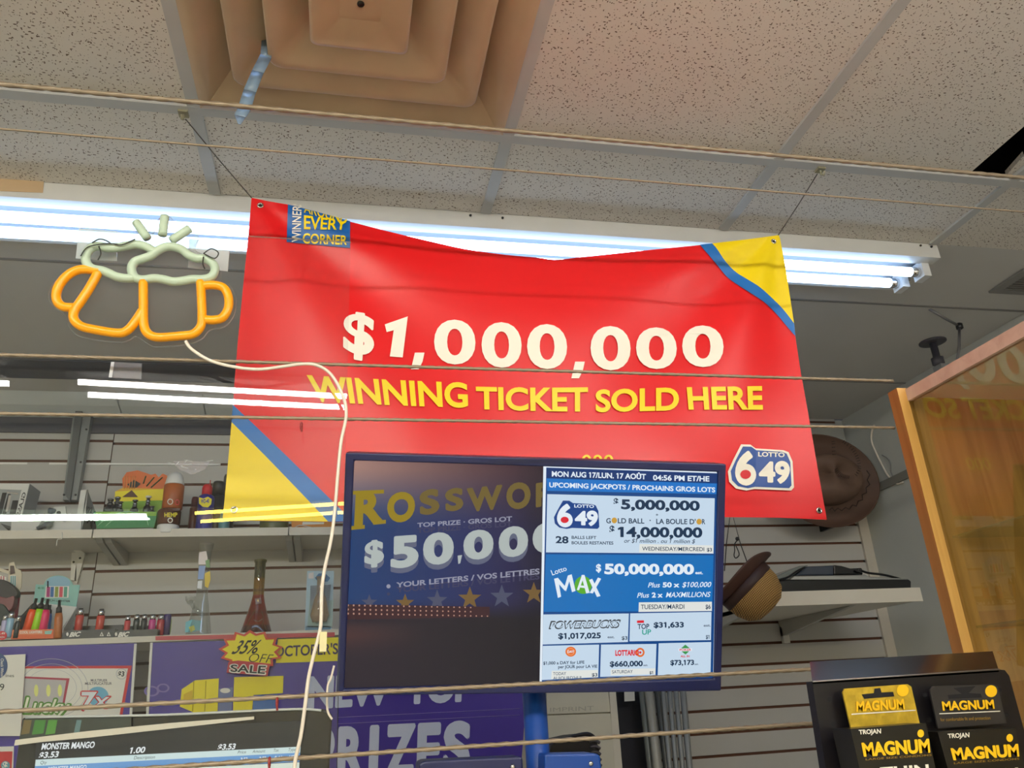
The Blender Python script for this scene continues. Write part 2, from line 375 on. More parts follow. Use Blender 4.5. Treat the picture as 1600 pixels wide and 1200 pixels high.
# ================================================================== fluorescent lights
M_lamp = mat('lamp_enamel', '#dcdcd8', .35); M_sock = mat('lamp_socket', '#e6e8ea', .4)
E_front = emit('tube_cool', (.74, .86, 1.0), TUBE_FRONT, False); E_shop = emit('tube_neutral', (1, .982, .96), TUBE_SHOP, False)
E_green = emit('tube_greenish', (.90, 1, .90), TUBE_SHOP*.8, False); E_yel = emit('tube_yellow', (1, .85, .35), TUBE_SHOP*.8, False)
WING = [(-.10, 0), (-.14, -.05), (-.04, -.03), (.04, -.03), (.14, -.05), (.10, 0)]
def strip_light(x0, x1, y, e, label, group=None, skew=0.0, profile=None, ends=(0, 0), dy=.031):
    t = thing('fluorescent_light', label, 'light fixture', ((x0+x1)/2, y, H), group)
    pr = profile or [(-.08, 0), (-.08, -.0415), (-.045, -.0415), (-.04, -.030), (.04, -.030), (.045, -.0415), (.10, -.0415), (.10, 0)]
    sk = lambda p: Vector((p[0], p[1]+skew*(p[0]-x0), p[2]))
    m = MB(); A = [sk((x0, y+a, H-.001+b)) for a, b in pr]; B = [sk((x1, y+a, H-.001+b)) for a, b in pr]; n = len(pr)
    m.add(A+B, [(i, (i+1) % n, n+(i+1) % n, n+i) for i in range(n)] + [tuple(range(n)), tuple(range(2*n-1, n-1, -1))], M_lamp)
    if not profile: m.sm[2] = m.sm[3] = m.sm[4] = (m.slot(mat('lamp_inside', '#7c838c', .5)), False)  # white underside coloured grey to give the dim gap between the tubes
    m.build('housing', t, True)
    for k, s in enumerate((-1, 1)):
        yy = y+s*dy; zz = H-.0615; b = x1-ends[k]
        m = MB(); m.tube([sk((x0+.05, yy, zz)), sk((b-.05, yy, zz))], .013 if not profile else .0095, e, 14); m.build('tube', t)
        for xa, d in ((x0+.035, .03), (b-.05, .03)):
            m = MB()
            m.tube([sk((xa-.012, yy, zz)), sk((xa+.022, yy, zz))], .0135, M_chrome, 14)
            m.box((xa-.034 if xa < (x0+x1)/2 else xa+.012, sk((xa, yy, 0)).y-.02, zz-.02), ((xa-.012) if xa < (x0+x1)/2 else xa+.034, sk((xa, yy, 0)).y+.02, H-.035), M_sock)
            m.build('socket', t)
    return t
fl = strip_light(-1.0, 1.545, 1.651, E_front, 'long white two-tube light over the red banner', None, ends=(.0, .02))
for px in ((735, 337), (785, 341), (1438, 384), (1455, 386)):
    m = MB(); p = PY(1.571).at(*px); m.tube([p, p+Vector((0, -.003, 0))], .003, M_black, 8); m.build('screw', fl)
for px in ((743, 383), (763, 386)):
    m = MB(); p = PZ(H-.06).at(*px); m.lathe([(.004, 0), (.007, .004), (.004, .012)], p, M_chrome, (0, 0, 1), 10); m.build('catch', fl)
m = MB(); m.pprism([(-8, 276), (30, 280), (38, 277), (69, 279), (67, 301), (-8, 298)], PY(1.5695), .0006, mat('masking_tape', '#cdb08a', .7)); tag(m.build('masking_tape'), 'tan masking tape stuck along the front of the long ceiling light', 'tape')
# lights of the shop behind, mirrored in the pane; two at right added as fill
strip_light(-.90, .32, -.57, E_shop, 'white two-tube ceiling light nearest behind the viewer', 'shop ceiling lights', profile=WING, skew=-.09, dy=.055)
strip_light(-2.2, -.985, -.50, E_shop, 'white two-tube ceiling light behind the viewer to the left', 'shop ceiling lights', profile=WING, dy=.047)
strip_light(.6, 1.82, -.55, E_shop, 'white two-tube ceiling light behind the viewer to the right', 'shop ceiling lights', profile=WING, dy=.047)  # added fill light, outside what the pane mirrors
strip_light(-2.15, -.955, -2.41, E_green, 'greenish two-tube ceiling light far back in the shop', 'shop ceiling lights', profile=WING, dy=.035)
strip_light(-.83, .40, -2.445, E_yel, 'yellow two-tube ceiling light far back in the shop', 'shop ceiling lights', profile=WING, skew=.25, dy=.1)
strip_light(.7, 1.9, -2.5, E_shop, 'two-tube ceiling light far back beside the right wall', 'shop ceiling lights', profile=WING)  # second added fill, likewise not mirrored in the pane
# ================================================================== air diffuser
M_diff = mat('diffuser_enamel', '#bda586', .5, var=.3, scale=6)
dx, dy_ = TX0+T/2, TY1-T/2
dif = thing('ceiling_diffuser', 'square beige air diffuser of nested louvres in the ceiling', 'air vent', (dx, dy_, H))
def sq(h, z, r=.0, seg=4):
    pts = []
    for cx, cy, a0 in ((1, -1, -90), (1, 1, 0), (-1, 1, 90), (-1, -1, 180)):
        for k in range(seg+1):
            a = math.radians(a0+90*k/seg); pts.append(Vector((dx+cx*(h-r)+r*math.cos(a), dy_+cy*(h-r)+r*math.sin(a), H+z)))
    return pts
def loft(m, rings, mt, cap=False):
    n = len(rings[0]); b = m.add([p for r in rings for p in r], [(i*n+k, i*n+(k+1) % n, (i+1)*n+(k+1) % n, (i+1)*n+k) for i in range(len(rings)-1) for k in range(n)], mt, True)
    if cap: m.f.append(tuple(b+(len(rings)-1)*n+k for k in range(n))); m.sm.append((m.slot(mt), False))
m = MB(); loft(m, [sq(.293, -.002), sq(.293, -.008), sq(.276, -.009), sq(.264, .004), sq(.185, .095)], M_diff); m.build('frame', dif)
M_diff2 = mat('diffuser_inside', '#3a2f28', .8)
m = MB(); m.poly([p for p in sq(.19, .093)], M_diff2); m.build('duct', dif)
for h1, h0, zb in ((.224, .118, -.006), (.156, .050, -.018)):
    m = MB(); loft(m, [sq(h0, .07, .012), sq(h1-.02, .012, .018), sq(h1-.002, zb+.003, .022), sq(h1, zb, .022), sq(h1-.003, zb-.002, .022), sq(h1-.014, zb+.001, .020), sq(h1-.04, zb+.014, .018), sq(h0-.006, .064, .012)], M_diff); m.build('louvre', dif)
m = MB(); loft(m, [sq(.075, -.018, .012), sq(.082, -.026, .012), sq(.082, -.030, .012), sq(.076, -.030, .010), sq(.034, -.012, .004)], M_diff, True)
m.tube([(dx, dy_, H-.0115), (dx, dy_, H-.0145)], .006, M_black, 10); m.build('centre_cone', dif)
M_tape = mat('blue_film', '#a9c6e2', .2, trans=.5)
m = MB(); st = [((409, 58), (426, 66)), ((407, 85), (424, 92)), ((394, 110), (412, 115)), ((381, 140), (400, 145)), ((372, 168), (392, 172)), ((366, 180), (384, 184)), ((372, 194), (376, 195))]
for k in range(len(st)-1):
    a, b = st[k], st[k+1]; ya = 1.13-.012*k; yb = 1.13-.012*(k+1); 
    m.add([PY(ya).at(*a[0]), PY(ya).at(*a[1]), PY(yb).at(*b[1]), PY(yb).at(*b[0])], [(0, 1, 2, 3)], M_tape, True)
o = m.build('plastic_strip'); sd = o.modifiers.new('thickness', 'SOLIDIFY'); sd.thickness = .0012
tag(o, 'pale blue plastic strip dangling from the air diffuser', 'plastic strip')
# ================================================================== small ceiling register, right
m = MB(); reg = thing('ceiling_register', 'small grey slotted vent in the ceiling near the right wall', 'air vent', (2.0, 1.72, H))
x0, x1, y0, y1 = 1.90, 2.13, 1.66, 1.795
M_reg = mat('register_paint', '#8a8886', .5)
for lo, hi in (((x0, y0, H-.008), (x1, y0+.022, H-.001)), ((x0, y1-.022, H-.008), (x1, y1, H-.001)), ((x0, y0+.022, H-.008), (x0+.03, y1-.022, H-.001)), ((x1-.03, y0+.022, H-.008), (x1, y1-.022, H-.001))): m.box(lo, hi, M_reg)
m.build('frame', reg)
m = MB(); m.box((x0+.03, y0+.022, H-.002), (x1-.03, y1-.022, H-.001), M_void)
for k in range(7): m.box((x0+.03, y0+.03+k*.0125, H-.008), (x1-.03, y0+.0335+k*.0125, H-.002), M_reg)
m.build('grille', reg)
# ================================================================== mount and stay near the cabinet
p = PZ(H).at(1457, 534); M_dk = mat('dark_mount', '#4a4850', .5)
mt_ = thing('ceiling_mount', 'dark round ceiling plate with a short hanging stem', 'mount', p)
m = MB(); m.lathe([(.044, 0), (.044, -.004), (.036, -.007)], p, M_dk, (0, 0, 1), 24); m.build('plate', mt_, True)
m = MB(); m.lathe([(.012, -.006), (.012, -.06), (.02, -.062), (.02, -.085), (.012, -.09)], p, M_dk, (0, 0, 1), 14); m.box((p.x-.01, p.y-.02, p.z-.115), (p.x+.03, p.y+.02, p.z-.09), M_grey); m.build('stem', mt_)
M_rod = mat('stay_rod', '#8f8d90', .35, .7)
a = PZ(H).at(1452, 483); c = PX(1.79).at(1492, 590); b = PY((a.y+c.y)/2+.03).at(1499, 510)
sr = thing('stay_rod', 'thin bent metal stay hanging from the ceiling behind the wooden showcase rail', 'rod', c)
m = MB(); m.tube([a, b], .0045, M_rod, 8); m.build('rod', sr); m = MB(); m.tube([b, b*.6+c*.4+Vector((.006, 0, 0)), c], .0045, M_rod, 8); m.build('rod', sr)
m = MB(); m.lathe([(.004, -.012), (.011, -.008), (.011, .008), (.004, .012)], b, M_black, (0, 0, 1), 10); m.build('clamp', sr)
# ================================================================== wooden glass cabinet against the right wall
W_shade = wood('cabinet_wood', '#a5713c', '#8a5a2c'); W_lit = wood('cabinet_wood_light', '#d8ab62', '#c08f48'); W_pan = wood('cabinet_panel', '#b98f52', '#8f6a34', (22, 22, 1.2)); W_pink = wood('cabinet_rail', '#cdaea0', '#bd9a8c', (2, 22, 22))
CX, CYF, CZT = .811, .9735, Z(.4115)
XE = 1.42; YN = -.25
cab = thing('display_cabinet', 'wooden glass-fronted showcase at right, its corner post cutting the wires', 'cabinet', (1.1, .4, 0))
m = MB(); m.box((CX, CYF, .3), (CX+.0158, CYF+.0213, CZT+.002), W_lit); m.sm[5] = (m.slot(W_shade), False); m.build('post', cab)  # shaded tone painted on the left face, lit tone on the rest
m = MB(); m.box((CX+.014, YN, CZT-.0186), (CX+.0255, CYF, CZT), W_pink); m.build('top_rail', cab)
m = MB(); m.box((CX+.0255, YN, CZT-.009), (XE, CYF+.0213, CZT), mat('cabinet_top_underside', '#dcd8d6', .5)); m.build('top_board', cab)
m = MB(); m.box((CX+.016, CYF+.009, .3), (XE, CYF+.0213, CZT-.009), W_pan); m.build('end_panel', cab)
m = MB(); m.box((XE-.006, YN, .3), (XE, CYF+.009, CZT-.009), W_pan); m.build('back_panel', cab)
m = MB(); m.box((CX+.0195, YN, .3), (CX+.0218, CYF, CZT-.0186), glass('cabinet_glass', '#fbfaf0', .03, '#e8d8a0', gain=1.6)); m.build('glass_pane', cab)
for zz in (.1872, .0644):
    m = MB(); m.box((CX+.035, YN+.1, Z(zz)), (XE-.01, CYF+.007, Z(zz)+.003), glass('shelf_glass', '#eef2e4', .06, '#e8e4c0')); m.build('shelf', cab)
m = MB(); m.box((CX, YN, 0), (XE, CYF+.0213, .3), W_pan); m.build('base', cab)
# ================================================================== clear pane, wires, neon sign
PANE_Y = 1.02
M_pane = glass('clear_plastic', '#fafbfb', .012, '#d9dcdc', gain=.9)  # pale haze mixed in for dust and for glare veiling the banner
M_edge = mat('plastic_edge', '#dfe6e2', .25, alpha=.45)
ptop = PY(PANE_Y).at(440, 371).z
m = MB(); x0, x1 = -1.25, PY(PANE_Y).at(547, 420).x
m.box((x0, PANE_Y, 1.0), (x1, PANE_Y+.004, ptop), M_pane); m.sm[3] = (m.slot(M_edge), False); m.sm[1] = (m.slot(M_edge), False)
tag(m.build('clear_screen'), 'large clear plastic pane on the left that mirrors tube lights', 'plastic screen')
WY = 1.0
M_rope = mat('steel_wire', '#92836f', .4, .3)
wires = [(0.8545, .0036, 'twisted steel wire highest up, passing in front of the air diffuser'), (0.7773, .0016, 'thin steel wire just below the air diffuser, above the banner'),
         (0.4364, .0022, 'twisted steel wire crossing the white dollar figures on the banner'), (0.3591, .0021, 'twisted steel wire crossing the red banner just below the yellow words'),
         (0.0233, .0024, 'twisted steel wire along the bottom edge of the screen'), (-0.0409, .0024, 'lowest twisted steel wire, crossing the blue pole below the screen')]
for z, r, lb in wires:
    m = MB(); n = 420; xa, xb = -1.25, (XW if z > .5 else .83 if z > .4 else .812 if z > .2 else .66)
    m.tube([(xa+(xb-xa)*k/n, WY, Z(z)) for k in range(n+1)], r, M_rope, 9, lobes=3, twist=2*math.pi/(.016*r/.002))
    tag(m.build('wire_rope'), lb, 'wire', 'horizontal wires strung across the counter')
M_tie = mat('red_tie', '#8a2a2a', .5)
for (px, py), lb in (((433, 1097), 'small red tie knotted on a wire above the cash register screen'), ((421, 1191), 'small red tie knotted on the lowest wire'), ((471, 666), 'small dark red tie on a wire over the banner')):
    p = PY(WY).at(px, py); m = MB(); m.tube([p+Vector((.004*math.cos(a), .004*math.sin(a), 0))*1.0 if False else p+Vector((0, .0045*math.cos(a), .0045*math.sin(a))) for a in [k*.5236 for k in range(12)]], .0014, M_tie, 6, closed=True)
    m.tube([p+Vector((0, -.0045, -.001)), p+Vector((.001, -.006, -.009))], .0012, M_tie, 6); tag(m.build('wire_tie'), lb, 'wire tie', 'red ties on the wires')
def Q(lst): return [(x*.25, 260+y*.25) for x, y in lst]
NS = PY(1.0035); o0 = NS.at(220, 535)
neon = thing('neon_sign', 'neon sign of two orange beer mugs clinking under pale foam', 'sign', o0)
M_or = mat('neon_orange', '#ffa90c', .3, var=.03); M_fo = mat('neon_foam', '#b9cdb8', .35, var=.03)
_b = M_or.node_tree.nodes['Principled BSDF']
bk = Q([(300,800),(330,870),(405,920),(430,1000),(500,1060),(720,1095),(800,1085),(850,1060),(930,1110),(980,1125),(1160,1110),(1260,1075),(1310,1020),(1400,1000),(1460,930),(1475,830),(1450,760),(1390,720),(1370,640),(1300,560),(1220,520),(1240,430),(1195,362),(1090,420),(1082,335),(1030,300),(985,335),(960,410),(930,400),(860,330),(815,345),(850,440),(700,480),(560,480),(505,560),(510,620),(420,650),(340,720)])
bk = arc(bk, 4, True)
m = MB(); m.pprism(bk, PY(1.0115), .004, glass('acrylic', '#f6f6f4', .05, '#e4e4e4', gain=.35), mat('acrylic_edge', '#d8dcdc', .3, alpha=.5)); m.build('backing', neon)
def nt_(name, pts, mt, closed=False, r=.0059):
    m = MB(); m.tube(pxpath(Q(pts), NS, 6, closed), r, mt, 12, closed=closed); m.build(name, neon)
nt_('foam', [(978,532),(960,530),(915,502),(850,487),(790,497),(730,508),(680,510),(630,500),(590,502),(550,530),(535,572),(545,612),(580,640),(640,652),(690,672),(730,690),(790,700),(835,697)], M_fo)
nt_('foam', [(980,530),(1030,505),(1080,502),(1140,522),(1180,555),(1230,575),(1280,577),(1330,607),(1343,650),(1320,690),(1270,705),(1200,705),(1140,716),(1080,720),(1020,706),(960,700),(890,708),(840,690),(822,640),(842,598),(890,578),(940,560)], M_fo, True)
nt_('mug_handle', [(622,656),(560,645),(490,647),(425,680),(372,740),(352,800),(362,850),(400,878),(458,882)], M_or)
nt_('mug', [(614,662),(560,760),(500,850),(462,908),(465,960),(510,1000),(600,1022),(740,1042),(800,1022),(845,970),(888,905)], M_or)
nt_('mug', [(895,718),(896,850),(898,980),(922,1042),(980,1068),(1080,1064),(1120,1060),(1200,1050),(1246,1014),(1262,960),(1260,850),(1253,718)], M_or)
nt_('mug_handle', [(1268,746),(1340,742),(1400,762),(1428,820),(1425,890),(1390,945),(1340,960),(1280,958)], M_or)
nt_('sparkle', [(850,348),(922,450)], M_fo); nt_('sparkle', [(1030,312),(1015,430)], M_fo); nt_('sparkle', [(1185,388),(1070,465)], M_fo)
M_zip = mat('black_zip_tie', '#22241f', .5)
for pts in ([(575,478),(620,455),(660,462),(690,480)], [(618,500),(630,545),(612,585)], [(505,560),(540,510),(600,490),(690,482),(760,490),(845,455)], [(1272,545),(1320,515),(1365,540),(1340,575),(1275,545)], [(1272,565),(1268,610),(1280,640)]):
    m = MB(); m.tube(pxpath(Q(pts), PY(.9955), 5), .0009, M_zip, 6); m.build('zip_tie', neon)
# power cord; a small cream box stands in for a yellow highlight on it
M_cord = mat('white_cord', '#e6ddd0', .4)
cordpx = [(290,533),(300,546),(330,564),(370,574),(405,577),(440,573),(470,569),(492,570),(512,580),(526,598),(538,625),(541,645),(539,662),(533,690),(528,740),(523,800),(517,845),(508,885),(503,920),(502,960),(500,985),(491,1020),(482,1060),(477,1100),(470,1150),(462,1185),(459,1215)]
CS = PY(.9895)
m = MB(); m.tube(pxpath(cordpx, CS, 6), .0021, M_cord, 10); cord = m.build('power_cord', neon)
m = MB(); c = CS.at(505, 1003); m.box((c.x-.004, c.y-.004, c.z-.011), (c.x+.004, c.y+.004, c.z+.011), mat('switch_cream', '#e0d8a8', .4)); m.build('cord_switch', cord)
m = MB(); m.tube(pxpath([(522,1040),(517,1060),(512,1072),(511,1100),(513,1114),(519,1124)], PY(1.015), 5), .0013, M_cord, 8); tag(m.build('wire_hook'), 'small bent white wire hook at the pane edge below the screen corner', 'hook')
M_pad = glass('clear_pad', '#f2fbfa', .12, '#f4fcff', gain=.6, body=.42)
for q, lb in ((((124, 358), (184, 363), (183, 409), (119, 405)), 'clear sticky pad behind the foam of the left mug'), (((296, 375), (360, 378), (356, 425), (294, 419)), 'clear sticky pad behind the foam of the right mug')):
    m = MB(); m.pprism(q, PY(PANE_Y-.0005), .002, M_pad, off=.0022); o = m.build('adhesive_pad'); tag(o, lb, 'adhesive pad')
M_clr = glass('clear_tape', '#f0f0f2', .15, '#e8eaf0', gain=1.0, body=.05)
m = MB(); m.pprism([(173, 566), (222, 568), (221, 593), (172, 590)], PY(PANE_Y-.0005), .0008, M_clr, off=.001); m.pprism([(174, 566), (179, 566), (175, 590), (170, 590)], PY(PANE_Y-.0012), .0008, mat('tape_edge', '#dfe2e8', .4, alpha=.6), off=.001); tag(m.build('clear_tape'), 'short piece of clear tape on the pane below the orange mugs', 'tape')
m = MB()
for k in range(9):
    a = (298+random.uniform(-26, 26), 727+random.uniform(-7, 7)); b = (a[0]+random.uniform(-14, 14), a[1]+random.uniform(-5, 8)); p0, p1 = PY(PANE_Y-.001).at(*a), PY(PANE_Y-.001).at(*b)
    m.tube([p0, p1], .0003, mat('tape_crease', '#d0d4d6', .3), 5)
m.pprism([(270, 720), (328, 722), (320, 734), (300, 742), (280, 734)], PY(PANE_Y-.0004), .0004, M_clr, off=.0006); tag(m.build('crumpled_tape'), 'crumpled clear tape on the pane beside the yellow banner corner', 'tape')
# ================================================================== red banner
BY = 1.30
def bdy(x, z):
    """folds hanging from the two top corners"""
    z -= 1.5
    u = (x+.187)/1.07; v = (.90-z)/.61
    d = .016*math.sin(3.14*min(1, max(0, u)))*max(0, 1-v*1.1)
    for s, cx in ((1, -.187), (-1, .885)):
        a = math.atan2(max(1e-3, .91-z), max(1e-3, s*(x-cx))); r = math.hypot(x-cx, .91-z)
        d += .011*min(1, r/.25)*max(0, 1-r/.75)*math.sin(a*9.5+.6)
    d += .004*math.sin(x*17+z*5)*min(1, v*1.4)
    return d
class BannerSurf:
    n = Vector((0, -1, 0))
    def at(s, px, py):
        y = BY
        for k in range(3):
            p = PY(y).at(px, py); y = BY+bdy(p.x, p.z)
        return PY(y).at(px, py)
BS = BannerSurf()
top = arc([(393,309),(420,314.5),(456,321),(500,333),(546,346),(621,365),(680,379),(731,390),(790,398),(840,402.5),(867,406),(905,402),(945,398),(1020,390),(1092,383),(1150,376.5),(1217,368)], 6)
left = [(393,309),(388,368),(380,446),(371,540),(366,602),(363,650),(355,740),(348,813)]
right = [(1217,368),(1226,415),(1239,502),(1251,580),(1264,652),(1279,740),(1292,812)]
bot = [(348,813),(525,816),(800,815),(1000,811),(1140,808),(1220,809),(1292,812)]
def along(pl, t):
    L = [0]
    for a, b in zip(pl, pl[1:]): L.append(L[-1]+math.hypot(b[0]-a[0], b[1]-a[1]))
    d = t*L[-1]
    for i in range(len(pl)-1):
        if d <= L[i+1] or i == len(pl)-2:
            k = (d-L[i])/max(1e-9, L[i+1]-L[i]); return (pl[i][0]*(1-k)+pl[i+1][0]*k, pl[i][1]*(1-k)+pl[i+1][1]*k)
def coons(u, v):
    a, b, c, d = along(top, u), along(bot, u), along(left, v), along(right, v)
    r = []
    for k in (0, 1):
        r.append((1-v)*a[k]+v*b[k]+(1-u)*c[k]+u*d[k]-((1-u)*(1-v)*top[0][k]+u*(1-v)*top[-1][k]+(1-u)*v*bot[0][k]+u*v*bot[-1][k]))
    return tuple(r)
M_red = mat('banner_red', '#e01a20', .33, var=.02, spec=.4)
_b = M_red.node_tree.nodes['Principled BSDF']
ban = thing('banner', 'large red vinyl banner announcing a one million dollar winning ticket', 'banner', (.35, BY, 1.786))
m = MB(); NU, NV = 90, 56
vs = [BS.at(*coons(i/NU, j/NV)) for j in range(NV+1) for i in range(NU+1)]
m.add(vs, [(j*(NU+1)+i, (j+1)*(NU+1)+i, (j+1)*(NU+1)+i+1, j*(NU+1)+i+1) for j in range(NV) for i in range(NU)], M_red, True)
vb = [v+Vector((0, .0012, 0)) for v in vs]
m.add(vb, [(j*(NU+1)+i, j*(NU+1)+i+1, (j+1)*(NU+1)+i+1, (j+1)*(NU+1)+i) for j in range(NV) for i in range(NU)], mat('banner_back', '#e8c8c4', .5), True)
def ruled(A, B, mt, off, na=40, nb=8):
    g = []
    for i in range(na+1):
        a, b = along(A, i/na), along(B, i/na)
        for j in range(nb+1):
            k = j/nb; g.append(BS.at(a[0]*(1-k)+b[0]*k, a[1]*(1-k)+b[1]*k)+BS.n*off)
    m.add(g, [(i*(nb+1)+j, i*(nb+1)+j+1, (i+1)*(nb+1)+j+1, (i+1)*(nb+1)+j) for i in range(na) for j in range(nb)], mt, True)
B_blue = mat('banner_blue', '#1d6fc0', .4, var=.02); B_yel = mat('banner_yellow', '#f5d800', .4, var=.02); B_wht = mat('banner_white', '#f4f0e4', .45, var=.02)
bi = arc([(1093,383),(1104,396),(1120,415),(1136,434),(1154,447),(1173,459),(1195,474),(1214,493),(1229,511),(1242,526)], 4)
bo = arc([(1112,381),(1120,390),(1132,408),(1148,425),(1167,437),(1186,449),(1204,465),(1223,484),(1240,506)], 4)
ruled(bi, bo, B_blue, .002); tb = [(1112, 381), (1165, 375), (1217, 368), (1226, 415), (1233, 460), (1240, 506)]
ruled(bo, tb, B_yel, .002, 40, 14)
li = [(364, 633), (394, 661), (447, 712), (521, 785), (552, 815.5)]; lo_ = [(362, 660), (414, 712), (470, 770), (513, 815.5)]
ruled(li, lo_, B_blue, .002); ruled(lo_, [(362, 660), (355, 740), (348, 813), (513, 815.5)], B_yel, .002, 40, 14)
# blue patch of the top left corner
ruled([(450, 320.2), (500, 333), (547, 346.5)], [(448, 379), (500, 384), (547, 388.5)], mat('patch_blue', '#1560ae', .4), .002, 14, 8)
m.text('WINNERS', ((456, 380), (457.5, 316), (471.5, 318), (470, 379)), BS, B_wht, .012, .0038, clip=((.93, 0), (1, 0)))
m.text('AROUND', ((475, 318), (542, 336), (542, 352), (475, 334)), BS, B_yel, .012, .0038, clip=((0, .36), (-.12, 1)))
m.text('EVERY', ((475, 338), (543, 346), (540, 361), (475, 360)), BS, B_yel, .02, .0038); m.text('CORNER', ((473.5, 366), (543, 370), (542, 384.5), (473, 382)), BS, B_yel, .02, .0038)
BT = lambda t, q, mt, b=.03, bow=0: m.text(t, q, BS, mt, b, .003, bow)
# the amount, glyph by glyph so that it follows the sag
BT('$', ((537,486),(588,494),(583,558),(536,550)), B_wht, .035); m.ppoly([(637,495.5),(629,559.5),(609,558),(615,517),(604,520),(601,508)], BS, B_wht, .003)
for (a, b, c, d) in ((678,500,742,571),(752,504,814,576),(823,507,885,578),(922,510,984,580),(993,512,1056,578),(1065,509,1129,575)):
    m.text('0', ((a, b), (c, b+1), (c+1, d), (a, d-1)), BS, B_wht, .03, .003, ink=True)
for (a, b) in ((645,552),(895,566)): m.ppoly([(a+3, b), (a+18, b), (a+15, b+14), (a+9, b+26), (a-3, b+26)], BS, B_wht, .003)
BT('WINNING', ((479,587),(730,599),(731,638),(487,628)), B_yel, .03, 1); BT('TICKET', ((743,605),(918,606),(918,644),(744,640)), B_yel, .03, 1)
BT('SOLD', ((930,610),(1060,606),(1060,642),(930,645)), B_yel, .03); BT('HERE', ((1072,606),(1190,604),(1191,641),(1075,641)), B_yel, .03)
BT('000', ((908, 711.5), (958, 711.5), (958, 732), (908, 732)), B_yel, .01)
def lotto(mm, S, f, w=1.0, rim=True):
    """six-forty-nine emblem; f maps the sheet of the emblem (0..1, 0..1, y down) to picture points"""
    P = lambda L, o, mt: mm.ppoly([f(*q) for q in L], S, mt, o)
    out = [(.20,.0),(.34,.0),(.42,.08),(.84,.10),(.92,.14),(.98,.34),(1.0,.90),(.96,.97),(.40,.96),(.28,1.0),(.12,.96),(.02,.82),(.0,.60),(.08,.34)]
    inn = [(.5+(x-.5)*.92, .5+(y-.5)*.90) for x, y in out]
    k = 2.2 if S is BS else 1
    if rim: P(out, .0016*k, B_wht)
    P(inn, .0020*k, mat('emblem_blue', '#15489a', .4) if S is BS else emit('screen_navy', '#0e3f86'))
    W = B_wht if S is BS else emit('screen_white', '#dfe9f2')
    R_ = M_pred if S is BS else emit('screen_red', '#d81f30')
    q = lambda a, b, c, d: (f(a, b), f(c, b), f(c, d), f(a, d))
    mm.text('6', q(.10, .14, .42, .90), S, W, .05, .0026*k, ink=True)
    c = f(.255, .66); e = f(.33, .66); g = f(.255, .75); mm.disc(c[0], c[1], abs(e[0]-c[0])+.5, abs(g[1]-c[1])+.5, S, R_, .0032*k)
    mm.text('4', q(.46, .36, .71, .82), S, W, .05, .0026*k, ink=True); mm.text('9', q(.70, .34, .93, .84), S, W, .05, .0026*k, ink=True)
    mm.text('LOTTO', q(.45, .16, .85, .26), S, W, .03, .0026*k)
lotto(m, BS, lambda a, b: (1136+103*a, 696+72*b+(a-.5)*3))
m.build('sheet', ban)
for (x, y) in ((407, 322), (1208, 378), (366, 797), (1279, 798)):
    g = MB(); p = BS.at(x, y)+Vector((0, -.0015, 0)); g.tube([p+Vector((.0045*math.cos(a), -.0005, .0045*math.sin(a))) for a in [k*.3927 for k in range(16)]], .0017, M_chrome, 8, closed=True)
    g.lathe([(.003, 0), (.003, .001)], p, M_void, (0, -1, 0), 12); g.build('grommet', ban)
for tip, hp, lb in (((393, 309), (290, 186), 'left'), ((1215, 369), (1277, 272), 'right')):
    hpt = PZ(H-.02).at(*hp); g = MB(); c = BS.at(*tip); g.tube([hpt, hpt*.5+c*.5+Vector((0, 0, -.002)), c], .0011, mat('dark_string', '#4a4642', .7), 6); g.build('string', ban)
M_clear = mat('clear_hook', '#cfc8a8', .2, trans=.5)
for (hx, hy), lb in (((287, 176), 'clear plastic ceiling hook holding the left banner string'), ((1281, 264), 'clear plastic ceiling hook holding the right banner string')):
    p = PZ(H-.0065).at(hx, hy); t = thing('ceiling_hook', lb, 'hook', p, 'clear ceiling hooks'); g = MB(); g.box((p.x-.009, p.y-.009, p.z-.005), (p.x+.009, p.y+.009, p.z), M_clear); g.build('base', t)
    g = MB(); g.tube([p+Vector((0, 0, -.004)), p+Vector((0, 0, -.016)), p+Vector((0, -.008, -.022)), p+Vector((0, -.013, -.015))], .0025, M_clear, 8); g.build('hook_arm', t)
# ================================================================== lottery screen on its pole
g7 = (0.2757, 1.1327, 0.1723, -0.0705, 0.3516, -0.0418)
k_ = Vector((0, 0, 1)); r_ = Vector((math.cos(g7[3]), math.sin(g7[3]), 0)); n_ = Vector((math.sin(g7[3]), -math.cos(g7[3]), 0))
u_ = k_*math.cos(g7[4]) + n_*math.sin(g7[4]); r2 = r_*math.cos(g7[5]) + u_*math.sin(g7[5]); u2 = -r_*math.sin(g7[5]) + u_*math.cos(g7[5]); nn = r2.cross(u2)
if nn.dot(Vector((0, -1, 0))) < 0: nn = -nn
DC = Vector((g7[0], g7[1], Z(g7[2]))); DP = Plane(DC, nn); SPn = DP.shift(-.005)
M_navy = mat('navy_plastic', '#1a2150', .35, var=.04); M_royal = mat('royal_blue_paint', '#14459a', .35, var=.05)
PX_, PYp = .287, 1.258
dis = thing('lottery_display', 'blue-framed lottery screen on a blue pole showing jackpots', 'display', (PX_, PYp, 0))
out = [(540, 707), (1135, 725), (1127, 1080), (525, 1088)]; inn = [(553.5, 719.5), (1122.5, 737.5), (1116.5, 1060.5), (537.5, 1077)]
m = MB(); A = [DP.at(*p) for p in out]; B = [DP.at(*p) for p in inn]; Bk = [v-nn*.006 for v in B]; Ak = [v-nn*.042 for v in A]
